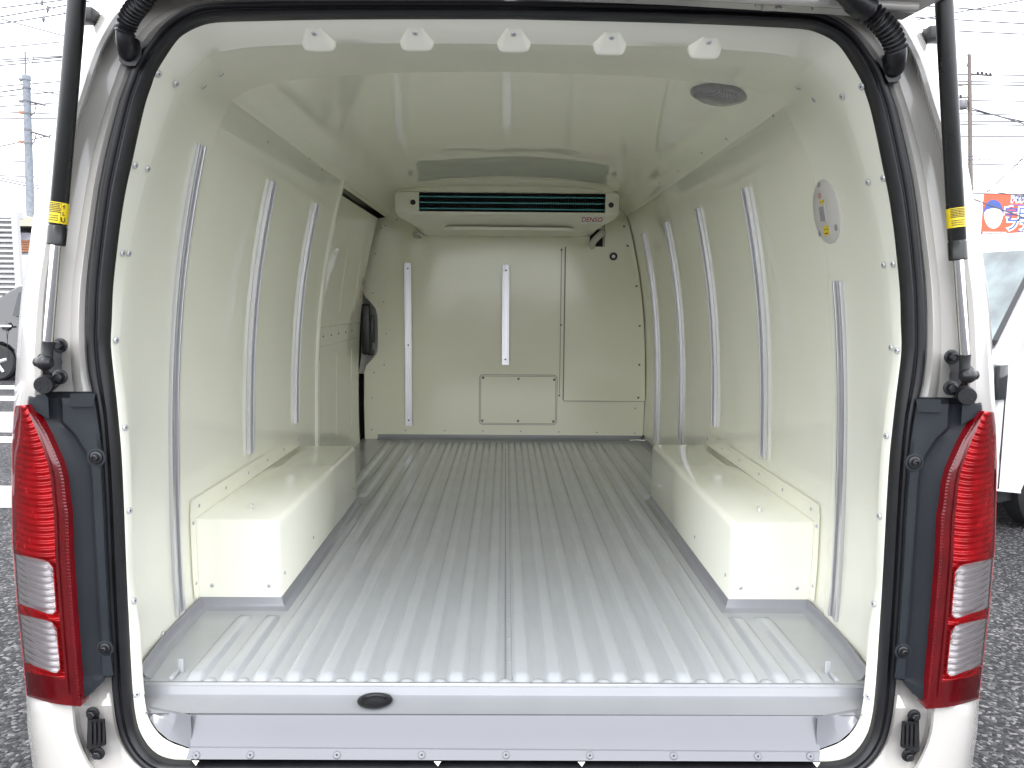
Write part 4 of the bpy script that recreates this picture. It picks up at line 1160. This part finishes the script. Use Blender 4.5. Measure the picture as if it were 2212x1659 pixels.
M['carwhite'] = mat('white_van_paint', (.50, .50, .51), .18, coat=.8)
M['darkglass'] = mat('dark_car_glass', (.025, .028, .03), .06)
M['skyglass'] = mat('pale_windscreen', (.11, .145, .15), .05, coat=1.0, var=.6, vscale=4)
M['alloy'] = mat('alloy_wheel', (.66, .67, .69), .3, .6)
M['tyre'] = mat('tyre_rubber', (.016, .016, .017), .7, var=.2, vscale=40)

def local(root, name='', **k):
    ROOTINV[root.name] = (Matrix.Translation(root.location) @ Matrix.Rotation(root.rotation_euler.z, 4, 'Z')).inverted()
    return root

# ---- utility poles
def utility_pole(name_label, top, bot, Y, r0, r1, m, mast=None):
    a_, c_ = at(*top, Y=Y), at(*bot, Y=Y); d = (a_-c_); base = c_+d*((0-c_.z)/d.z)
    t = local(thing('utility_pole', name_label, 'utility pole', (base.x, base.y, 0)))
    b = MB(); b.tube([base, lerp(base, a_, .5), a_], [r1*1.1, (r0+r1)/2*1.05, r0], 18); b.build('pole_shaft', m, t)
    return t, a_, base, d.normalized()
PY_ = 30
t, a_, base, d = utility_pole('grey concrete utility pole left of the van with a thin mast on its top', (57, 166), (66, 470), PY_, .133, .150, M['pole'])
b = MB(); q0 = at(55, 166, Y=PY_); q1 = at(54, 112, Y=PY_); b.tube([q0, q1], .032, 8); b.build('top_mast', M['steel'], t)
b = MB(); b.lathe([(.155, 0), (.155, .16), (.14, .18)], a_-d*.12, d, 18); b.build('pole_cap', M['pole'], t)
for y in (172, 190, 218, 245, 281, 310):
    b = MB(); c = at(57+(y-166)*.03, y, Y=PY_); b.lathe([(.152, -.03), (.152, .03)], c, d, 18); b.build('pole_band', M['steel'], t)
for y, mm in ((172, 'steel'), (219, 'steel'), (243, 'rust'), (306, 'rust')):
    b = MB(); c = at(48, y, Y=PY_); b.box(c, (.20, .12, .09)); b.build('pole_fitting', M[mm], t)
for p0_, p1_ in (((60, 218), (98, 227)), ((62, 283), (108, 296))):
    b = MB(); b.tube([at(*p0_, Y=PY_), at(*p1_, Y=PY_)], .045, 8); b.build('cross_arm', M['steel'], t)
for ya, yb in ((226, 250), (290, 312)):
    b = MB(); b.tube(catmull([at(78, ya, Y=PY_), at(74, yb-6, Y=PY_), at(65, yb, Y=PY_), at(56, yb-4, Y=PY_)], 5), .022, 6); b.build('jumper_cable', M['wire'], t)
b = MB(); b.tube(catmull([at(56, 112, Y=PY_), at(70, 113, Y=PY_), at(72, 130, Y=PY_), at(66, 136, Y=PY_), at(60, 128, Y=PY_), at(58, 112, Y=PY_)], 5), .014, 6); b.build('jumper_cable', M['wire'], t)

RY = 36
t2, a2, base2, d2 = utility_pole('slim brownish utility pole with transformer rising right of the raised strut', (2094, 118), (2097, 420), RY, .085, .12, M['pole2'])
for (xa, ya), (xb, yb), r in (((2098, 160), (2142, 163), .045), ((2098, 181), (2070, 185), .04), ((2100, 208), (2072, 212), .04), ((2094, 116), (2072, 127), .02), ((2093, 143), (2098, 143), .05)):
    b = MB(); b.tube([at(xa, ya, Y=RY), at(xb, yb, Y=RY)], r, 8); b.build('cross_arm', M['pole2'], t2)
b = MB(); b.lathe([(.001, 0), (.17, .0), (.19, .05), (.19, .34), (.15, .42), (.001, .43)], at(2079, 236, Y=RY), (0, 0, 1), 16); b.build('transformer', M['steel'], t2)
for x, y in ((2112, 159), (2121, 159), (2130, 161), (2139, 162), (2075, 209)):
    b = MB(); b.lathe([(.03, -.06), (.07, -.05), (.04, -.02), (.075, .01), (.04, .04), (.07, .07), (.02, .1)], at(x, y, Y=RY), (0, 0, 1), 10); b.build('insulator', M['steel'], t2)
for pts in ([(2120, 165), (2116, 185), (2128, 200), (2126, 212), (2108, 214)], [(2100, 118), (2092, 130), (2088, 145)]):
    b = MB(); b.tube(catmull([at(x, y, Y=RY) for x, y in pts], 5), .015, 6); b.build('jumper_cable', M['wire'], t2)

# ---- overhead lines
def power_line(p, q, Y, r, label, group, ext0=3.0, ext1=1.2, sag=.004, dY=0.0):
    A_, B_ = at(*p, Y=Y), at(*q, Y=Y+dY); L = B_-A_
    s0, s1 = A_-L*ext0, B_+L*ext1; mid = (s0+s1)/2
    o = local(thing('power_line', label, 'power line', (mid.x, mid.y, mid.z), group=group))
    b = MB(); n = 16; tot = (s1-s0).length
    pts = []
    for i in range(n+1):
        t_ = i/n; pts.append(lerp(s0, s1, t_)+Vector((0, 0, -sag*tot*(4*t_*(1-t_)-.75))))
    b.tube(pts, r, 5, caps=False); b.build('cable', M['wire'], o)
    return o
LG, RG = 'thin overhead lines left of the van', 'thin overhead lines right of the van'
ORD = ['topmost', 'second from top', 'third from top', 'fourth from top', 'fifth from top', 'sixth from top', 'seventh from top', 'eighth from top', 'ninth from top', 'tenth from top', 'eleventh from top', 'twelfth from top', 'thirteenth from top', 'fourteenth from top', 'fifteenth from top', 'sixteenth from top', 'seventeenth from top', 'lowest']
for k_, (p, q) in enumerate(sorted((((0, 17), (104, 5)), ((0, 36), (146, 12)), ((0, 51), (130, 32)), ((0, 129), (133, 122)), ((0, 134), (133, 125)), ((0, 141), (133, 131)), ((0, 186), (128, 177)), ((0, 208), (128, 199)), ((0, 230), (125, 223)), ((0, 241), (117, 247)), ((0, 255), (117, 257)), ((0, 316), (96, 296)), ((0, 350), (96, 348)), ((0, 379), (83, 383)), ((0, 384), (83, 402)), ((0, 389), (83, 408))), key=lambda e: e[0][1])):
    power_line(p, q, 33+random.uniform(-1, 1), .028, 'thin overhead line left of the van, '+ORD[k_]+' where it meets the photo edge', LG, 3, .35)
for p, q, r, lab in (((0, 40), (141, 79), .026, 'thick dark cable sloping down to the right in the upper left sky'), ((66, 0), (143, 29), .022, 'dark cable cutting the top left corner beside the strut'), ((0, 199), (63, 191), .030, 'thick cable joining the left side of the grey concrete pole'), ((63, 191), (128, 205), .024, 'dark cable drooping right from the grey concrete pole')):
    e0, e1 = (3, .4) if q[0] != 63 else (4, 0)
    if p[0] == 63: e0, e1 = 0, .5
    power_line(p, q, 30, r, lab, None, e0, e1, .004 if e0 else 0)
# bundled cable with a spiral hanger
def bundle(p, q, Y, lab):
    A_, B_ = at(*p, Y=Y), at(*q, Y=Y); A_ = A_-(B_-A_)*1.5; L = B_-A_
    o = local(thing('bundled_cable', lab, 'cable', tuple((A_+B_)/2)))
    b = MB(); b.tube([A_, B_], .02, 6); b.tube([A_+Vector((0, 0, .14)), B_+Vector((0, 0, .14))], .016, 6); b.build('cable', M['wire'], o)
    b = MB(); n = 260; pts = [A_+L*(i/n)+Vector((0, .08*math.cos(i*.7), .05+.09*math.sin(i*.7))) for i in range(n+1)]
    b.tube(pts, .008, 4, caps=False); b.build('spiral_hanger', M['wire'], o)
bundle((0, 103), (150, 89), 31, 'bundled telephone cable wrapped in a spiral above the grey concrete pole')
bundle((2100, 345), (2230, 346), 30, 'bundled cable with looping spiral above the orange sign')
for (px, py), wh in zip(((91, 5), (103, 20), (94, 41)), ('uppermost', 'middle', 'lowest')):
    b = MB(); c = at(px, py, Y=31); b.lathe([(.005, -.16), (.035, -.10), (.06, -.02), (.05, .04), (.02, .10), (.008, .2)], c, (.15, 0, 1), 8)
    o = b.build('line_spacer', M['wire']); tag(o, wh+' of three dark spindle fittings on the upper left lines', 'cable fitting', 'dark fittings on the upper left lines')
for k_, (p, q) in enumerate(sorted((((1942, 10), (2212, 25)), ((1979, 38), (2212, 50)), ((2062, 67), (2212, 73)), ((2072, 161), (2212, 162)), ((2072, 176), (2212, 177)), ((2072, 182), (2212, 184)), ((2072, 217), (2212, 218)), ((2075, 246), (2212, 248)), ((2075, 262), (2212, 262)), ((2076, 269), (2212, 270)), ((2102, 295), (2212, 294)), ((2099, 355), (2212, 356)), ((2102, 418), (2212, 419)), ((1982, 43), (2206, 0)), ((2096, 233), (2212, 267)), ((2098, 238), (2212, 262)), ((2102, 430), (2212, 470)), ((2170, 380), (2212, 340))), key=lambda e: e[1][1])):
    power_line(p, q, 38+random.uniform(-1, 1), .034, 'thin overhead line right of the van, '+ORD[k_]+' at its right end', RG, .9, 3)
power_line((2102, 407), (2212, 424), 34, .022, 'thick dark cable just above the orange sign', None, .9, 3)

# ---- left: white corrugated container, brown house, white cabinet
CYY = 17.0
x1 = at(34, 520, Y=CYY).x; ztop = at(20, 466, Y=CYY).z
co = local(thing('storage_container', 'white storage container with horizontally ribbed walls behind the dark car', 'container', (x1-3, CYY, 0)))
b = MB(); rows = []; n = 26
ph = (ztop-.25)/n
for i in range(n):
    z0 = .2+i*ph
    for dz_, dy in ((0, 0), (.30, .05), (.42, -.035), (.86, -.035), (.98, .05)): rows.append([Vector((x1-6, CYY+dy, z0+dz_*ph)), Vector((x1, CYY+dy, z0+dz_*ph))])
b.grid(rows); b.grid([[Vector((x1, CYY, .2)), Vector((x1, CYY, ztop))], [Vector((x1-2.0, CYY+2.4, .2)), Vector((x1-2.0, CYY+2.4, ztop))]]); b.build('ribbed_wall', M['sheet'], co, smooth=0)
b = MB(); b.box((x1-3, CYY+.1, ztop+.02), (6.1, .3, .14)); b.build('container_roof', M['sheet'], co)
b = MB(); b.box((x1+.04, CYY-.03, ztop/2), (.12, .10, ztop)); b.build('corner_post', M['sheet'], co)
wc = at(46, 560, Y=21); b = MB(); zc_ = at(46, 552, Y=21).z; b.box((wc.x+.1, 21.4, zc_/2), (.55, .8, zc_), bev=.03); b.box((wc.x+.1, 20.99, zc_*.55), (.4, .02, .8), bev=.005)
tag(b.build('storage_cabinet', M['sheet']), 'plain white cabinet standing between the ribbed container and the van', 'cabinet')
HYY = 28.0
ho_ = at(60, 500, Y=HYY)
hs_ = local(thing('house', 'small house with brown boarded wall and beige eaves behind the grey pole', 'house', (ho_.x-1, HYY+2, 0)))
ze, zs1, zs2 = at(48, 490, Y=HYY).z, at(48, 518, Y=HYY).z, at(48, 545, Y=HYY).z
for i in range(5):
    z0 = lerp(zs2, zs1, i/5); b = MB(); b.box((ho_.x-.6, HYY+.02, (z0+lerp(zs2, zs1, (i+1)/5))/2), (2.6, .05, (zs1-zs2)/5-.012), bev=.006); b.build('board', M['brown'], hs_)
b = MB(); b.box((ho_.x-.6, HYY+2, ze/2-.1), (2.5, 3.8, ze-.2)); b.build('wall', M['palewall'], hs_)
b = MB(); b.prism([(-2.2, ze), (1.2, ze), (1.2, ze+.10), (-.5, ze+.45), (-2.2, ze+.10)], lambda u, v, w: Vector((ho_.x+u, w, v)), HYY-.35, HYY+4.2); b.build('roof', M['roofgrey'], hs_, smooth=0)
b = MB(); b.box((ho_.x-.45, HYY-.2, (ze+zs1)/2+.05), (.06, .06, ze-zs1)); b.tube([(ho_.x-.45, HYY-.2, ze-.1), (ho_.x-.3, HYY-.2, ze-.2), (ho_.x-.3, HYY-.05, zs1)], .04, 8); b.build('downpipe', M['beige'], hs_)

# ---- cars
def wheel(x, y, r, w, par, side):
    b = MB(); b.lathe([(r*.66, -w/2), (r*.9, -w/2), (r, -w/2+.03), (r, w/2-.03), (r*.9, w/2), (r*.66, w/2)], (x, y, r), (0, 1, 0), 30); wo_ = b.build('wheel', M['tyre'], par)
    b = MB(); yo = y+side*(w/2-.012)
    b.lathe([(r*.66, 0), (r*.62, .01), (r*.56, -.03), (.03, -.025), (.02, .0)], (x, yo, r), (0, side, 0), 30, mi=0)
    for k in range(5):
        a__ = k*2*PI/5+.3
        c = Vector((x, yo+side*.004, r)); dv = Vector((math.cos(a__), 0, math.sin(a__)))
        b.tube([c+dv*.03, c+dv*r*.62], [.035, .028], 6)
    b.build('rim', M['alloy'], wo_)
# dark hatchback, facing right, its flank towards us
gp = at(-8, 823, Z=0); CY0 = gp.y
car = local(thing('parked_car', 'black hatchback car with silver door handles parked beyond the left rear corner', 'car', (gp.x+1.2, CY0+.8, 0)))
X0 = gp.x
prof_c = [(-.75, .35), (-.80, .62), (-.74, .95), (-.60, 1.02), (-.22, 1.20), (.06, 1.39), (.32, 1.56), (.7, 1.585), (1.4, 1.55), (1.75, 1.43), (2.45, 1.04), (3.15, .88), (3.28, .65), (3.25, .30), (2.9, .22)]
arch = lambda cx: [(cx+.36*math.cos(a__), .30+.36*math.sin(a__)) for a__ in [PI*k/10 for k in range(11)]]
poly_c = prof_c+[(2.52+.36, .22)]+arch(2.52)+[(2.16, .22), (.36, .22)]+arch(0)+[(-.36, .25)]
def car_body(poly, x0, y0, w, tum, m, par, zc):
    b = MB(); n = len(poly)
    def row(y, ins, inz):
        out = []
        for u, v in poly:
            k = max(0, (v-zc)/(1.0)); out.append(Vector((x0+u+(-ins if u > 1.3 else ins)*(1 if v > .5 else 0), y, v-(inz if v > 1.2 else 0))))
        return out
    def row2(f):   # f from 0 (near side) to 1
        out = []
        for u, v in poly:
            k = sstep(zc-.05, zc+.6, v)*tum; half = w/2-k
            out.append(half)
        return out
    hv = row2(0)
    sec_ = [(1.0, .05, .05), (.985, .012, .015), (.94, 0, 0)]
    rows = []
    for f, ins, inz in sec_: rows.append([Vector((p.x, y0+w/2-h*f, p.z)) for p, h in zip(row(0, ins, inz), hv)])
    for f, ins, inz in sec_[::-1]: rows.append([Vector((p.x, y0+w/2+h*f, p.z)) for p, h in zip(row(0, ins, inz), hv)])
    b.grid(rows, close_u=True); b.ngon(rows[0]); b.ngon(rows[-1][::-1])
    return b.build('body', m, par, smooth=35)
cb = car_body(poly_c, X0, CY0, 1.68, .20, M['carblack'], car, .95)
def side_y(v, w, tum, zc, y0): return y0+sstep(zc-.05, zc+.6, v)*tum
def panel(pts, x0, y0, w, tum, zc, m, nm, par, off=.006):
    b = MB(); f_ = [Vector((x0+u, side_y(v, w, tum, zc, y0)-off, v)) for u, v in pts]; k_ = [p+Vector((0, off+.02, 0)) for p in f_]
    n = len(pts); b.add(f_+k_, [tuple(range(n))]+[(i, (i+1) % n, n+(i+1) % n, n+i) for i in range(n)]); return b.build(nm, m, par, smooth=0)
panel([(.31, 1.06), (1.0, 1.04), (1.0, 1.45), (.34, 1.45)], X0, CY0, 1.68, .20, .95, M['darkglass'], 'window', car)
panel([(1.08, 1.02), (1.95, 1.02), (1.6, 1.38), (1.08, 1.42)], X0, CY0, 1.68, .20, .95, M['darkglass'], 'window', car)
for xx in (.20, 1.25):
    b = MB(); b.box((X0+xx, CY0-.025, .90), (.24, .03, .035), bev=.01); b.build('door_handle', M['alloy'], car)
    b = MB(); b.lathe([(.07, .0), (.06, .004), (.001, .002)], (X0+xx, CY0-.002, .895), (0, -1, 0), 16); b.build('handle_recess', M['carblack'], car)
for xx in (.22, 1.04, 2.0):
    b = MB(); b.box((X0+xx, CY0-.001, .68), (.006, .006, .6)); b.build('shut_line', M['dark'], car)
for xx in (0, 2.52):
    wheel(X0+xx, CY0+.12, .30, .19, car, -1); wheel(X0+xx, CY0+1.56, .30, .19, car, 1)
b = MB(); b.box((X0-.7, CY0+.25, .85), (.12, .25, .18), bev=.03); b.build('rear_lamp', M['reddark'], car)

# ---- white van on the right, nose turned towards us
nv_ = at(2154, 900, Y=4.35)
v2 = local(thing('parked_van', 'white one box van parked to the right, its windscreen and front corner showing', 'van', (nv_.x, nv_.y, 0), math.radians(24)))
RR = Matrix.Translation((nv_.x, nv_.y, 0)) @ Matrix.Rotation(math.radians(24), 4, 'Z')
def inplace(b):
    b.v = [tuple(RR @ Vector(p)) for p in b.v]; return b
_old_build = MB.build
pv = [(.02, .30), (-.02, .45), (.0, .80), (.03, 1.05), (.10, 1.12), (.58, 1.72), (.80, 1.84), (1.6, 1.90), (3.2, 1.88), (3.38, 1.6), (3.40, .6), (3.36, .30)]
archv = lambda cx: [(cx+.33*math.cos(a__), .28+.33*math.sin(a__)) for a__ in [PI*k/10 for k in range(11)]]
poly_v = pv+[(2.75+.33, .26)]+archv(2.75)+[(2.42, .26), (.93, .26)]+archv(.60)+[(.27, .26)]
class VB(MB):
    def build(s, *a_, **k): inplace(s); return MB.build(s, *a_, **k)
def car_body_v():
    b = VB(); n = len(poly_v); w = 1.48; zc = 1.0
    rows = []
    for f, ins in ((1, .05), (.985, .015), (.93, 0), (-.93, 0), (-.985, .015), (-1, .05)):
        r = []
        for u, v in poly_v:
            h_ = w/2-sstep(1.0, 1.9, v)*.12
            r.append(Vector((u+(ins if u < .7 else 0)*(1 if v > .3 else 0), w/2-f*h_, v-(ins*.8 if v > 1.7 else 0))))
        rows.append(r)
    b.grid(rows, close_u=True); b.ngon(rows[0]); b.ngon(rows[-1][::-1]); return b.build('body', M['carwhite'], v2, smooth=35)
car_body_v()
# windscreen lies on the raked front
def ws(u, y): return Vector((lerp(.105, .575, u)-.012, y, lerp(1.12, 1.715, u)+.010))
b = VB(); b.grid([[ws(u, lerp(.10+.06*u, 1.38-.06*u, k/8)) for k in range(9)] for u in (.04, .3, .6, .97)]); b.build('windscreen', M['skyglass'], v2)
b = VB()
for y0_, y1_ in ((.10, .135), (1.35, 1.385)): b.grid([[ws(u, y)+Vector((-.004, 0, .003)) for y in (y0_+.05*u*(1 if y0_ < 1 else -1), y1_+.05*u*(1 if y0_ < 1 else -1))] for u in (.0, 1)])
b.grid([[ws(u, y)+Vector((-.004, 0, .003)) for y in (.1, 1.38)] for u in (-.02, .05)]); b.build('windscreen_seal', M['rubber'], v2)
for (u, y, w_, h_) in ((.35, .55, .10, .12), (.55, .8, .10, .10)):
    b = VB(); b.box(ws(u, y)+Vector((-.006, 0, .005)), (.003, w_, h_), Matrix.Rotation(math.radians(38), 3, 'Y')); b.build('windscreen_reflection', M['yellow'], v2)  # yellow patches painted on the glass as a reflection
b = VB(); b.tube([ws(.05, .9)+Vector((-.02, 0, .02)), ws(.12, .5)+Vector((-.02, 0, .02)), ws(.18, .25)+Vector((-.02, 0, .02))], .010, 6); b.build('wiper', M['blackp'], v2)
b = VB(); b.box((-.005, .11, .93), (.06, .20, .20), bev=.02); b.box((.018, .004, .93), (.08, .03, .20), bev=.008); b.build('headlamp', M['darkglass'], v2)
b = VB(); b.box((-.016, .14, 1.05), (.03, .14, .04), bev=.01); b.build('headlamp_lens', M['silver'], v2)
for u_, z_, h_ in ((.055, .66, .70), (.95, .95, 1.1)):
    b = VB(); b.box((u_, -.001, z_), (.006, .008, h_)); b.build('shut_line', M['dark'], v2)
b = VB(); b.prism([(.30, 1.10), (.62, 1.10), (.62, 1.62), (.58, 1.60)], lambda u, v, w: Vector((u+.06, w+sstep(1.0, 1.9, v)*.12, v)), -.006, .02); b.prism([(.75, 1.10), (1.5, 1.10), (1.5, 1.70), (.75, 1.70)], lambda u, v, w: Vector((u, w+sstep(1.0, 1.9, v)*.12, v)), -.006, .02); b.build('side_window', M['darkglass'], v2, smooth=0)
b = VB(); b.box((.30, -.09, 1.17), (.08, .12, .20), bev=.03); b.build('door_mirror', M['blackp'], v2)
def wheel_v(x, y, side):
    b = VB(); r = .28; w = .16
    b.lathe([(r*.6, -w/2), (r*.9, -w/2), (r, -w/2+.03), (r, w/2-.03), (r*.9, w/2), (r*.6, w/2)], (x, y, r), (0, 1, 0), 24); wo_ = b.build('wheel', M['tyre'], v2)
    b = VB(); b.lathe([(r*.62, 0), (r*.5, .012), (.04, -.02), (.001, 0)], (x, y+side*w*.45, r), (0, side, 0), 24); b.build('rim', M['alloy'], wo_)
for x in (.60, 2.75): wheel_v(x, .10, -1); wheel_v(x, 1.38, 1)
b = VB(); b.box((1.6, .74, .24), (3.0, 1.3, .10)); b.build('underbody', M['dark'], v2)

# ---- right background: pale wall, board sign
WYY = 13.0
wl0 = at(2098, 560, Y=WYY); wt = at(2150, 521, Y=WYY).z
wa = local(thing('pale_shed', 'pale painted shed with flat roof behind the parked white van', 'shed', (wl0.x+3, WYY+1, 0)))
b = MB(); b.box((wl0.x+3, WYY+1, wt/2), (6, 2, wt)); b.build('wall', M['palewall'], wa)
b = MB(); b.box((wl0.x+3, WYY+.95, wt+.05), (6.2, 2.2, .10)); b.build('roof', M['sheet'], wa)
pz = at(2131, 516, Y=WYY-.06); b = MB(); b.box((pz.x, WYY-.05, pz.z-.25), (.08, .08, .5), bev=.004); b.build('post', M['beige'], wa)
wf = at(2198, 572, Y=WYY); b = MB(); b.box((wf.x+.1, WYY-.02, wf.z-.15), (.42, .04, .40), bev=.006); wfo = b.build('window_frame', M['beige'], wa)
b = MB(); b.box((wf.x+.1, WYY-.042, wf.z-.16), (.35, .008, .32)); b.build('pane', M['signwhite'], wfo)
SYY = 42.0
s0, s1 = at(2121, 508, Y=SYY), at(2330, 421, Y=SYY)
bb = local(thing('billboard', 'orange red clinic billboard with white and blue Japanese lettering on the right', 'billboard', (s0.x+2.4, SYY, 0)))
b = MB(); b.box(((s0.x+s1.x)/2, SYY+.06, (s0.z+s1.z)/2), (s1.x-s0.x, .12, s1.z-s0.z)); b.build('board', M['orange'], bb)
sw0 = at(2112, 506, Y=SYY)
b = MB(); b.box((s0.x-.42, SYY+.3, (s0.z+s1.z)/2), (.7, .10, s1.z-s0.z)); b.build('side_board', M['signwhite'], bb)
for fx in (.1, .5, .9):
    x = lerp(s0.x, s1.x, fx); b = MB(); b.box((x, SYY+.25, s0.z/2+.5), (.14, .14, s0.z+1)); b.build('post', M['steel'], bb)
def spx(x, y): return at(x, y, Y=SYY-.012)
def sign_text(txt, x, y, h, m, bold=0.0, sx=1.0, off=0.0):
    p_ = at(x, y, Y=SYY-.012-off); return lettering(txt, h*SYY/FOC*1.05, p_, (0, -1, 0), (1, 0, 0), m, bb, 'sign_lettering', ext=.004, bold=bold, sx=sx)
# plain portrait roundel in place of the cartoon head
b = MB(); b.prism([(a__.x, a__.z) for a__ in [spx(2146+20*math.cos(2*PI*k/24), 464+30*math.sin(2*PI*k/24)) for k in range(24)]], lambda u, v, w: Vector((u, w, v)), SYY-.012, SYY); b.build('portrait_oval', M['signwhite'], bb, smooth=20)
b = MB(); pts = [spx(2146+21*math.cos(a__), 460+29*math.sin(a__)) for a__ in [PI+PI*k/12 for k in range(13)]]; pts = pts+[spx(2160, 452), spx(2146, 449), spx(2131, 453)]
b.prism([(p.x, p.z) for p in pts], lambda u, v, w: Vector((u, w, v)), SYY-.020, SYY-.013); b.build('portrait_hair', M['blue'], bb, smooth=20)
sign_text('内科', 2202, 430, 17, M['signwhite'], .05); sign_text('内科', 2202, 430, 17, M['blue'], 0, off=.006)
b = MB(); l0, l1 = spx(2181, 443), spx(2240, 443); b.box(((l0.x+l1.x)/2, SYY-.006, l0.z), (l1.x-l0.x, .012, .06)); b.build('sign_rule', M['blue'], bb)
for txt, x, y, h in (('宇田', 2199, 463, 28), ('ファ', 2201, 487, 27)):
    sign_text(txt, x, y, h, M['signwhite'], .09); sign_text(txt, x, y, h, M['blue'], .01, off=.006)
sign_text('TEL', 2206, 504, 9, M['blue'], .02)
w0, w1 = spx(2122, 508), spx(2176, 502); b = MB(); b.box(((w0.x+w1.x)/2, SYY-.004, (w0.z+w1.z)/2), (w1.x-w0.x, .008, .20)); b.build('caption_strip', M['signwhite'], bb)
sign_text('日本内科学会認定医', 2149, 505, 6, M['ink'], .0)
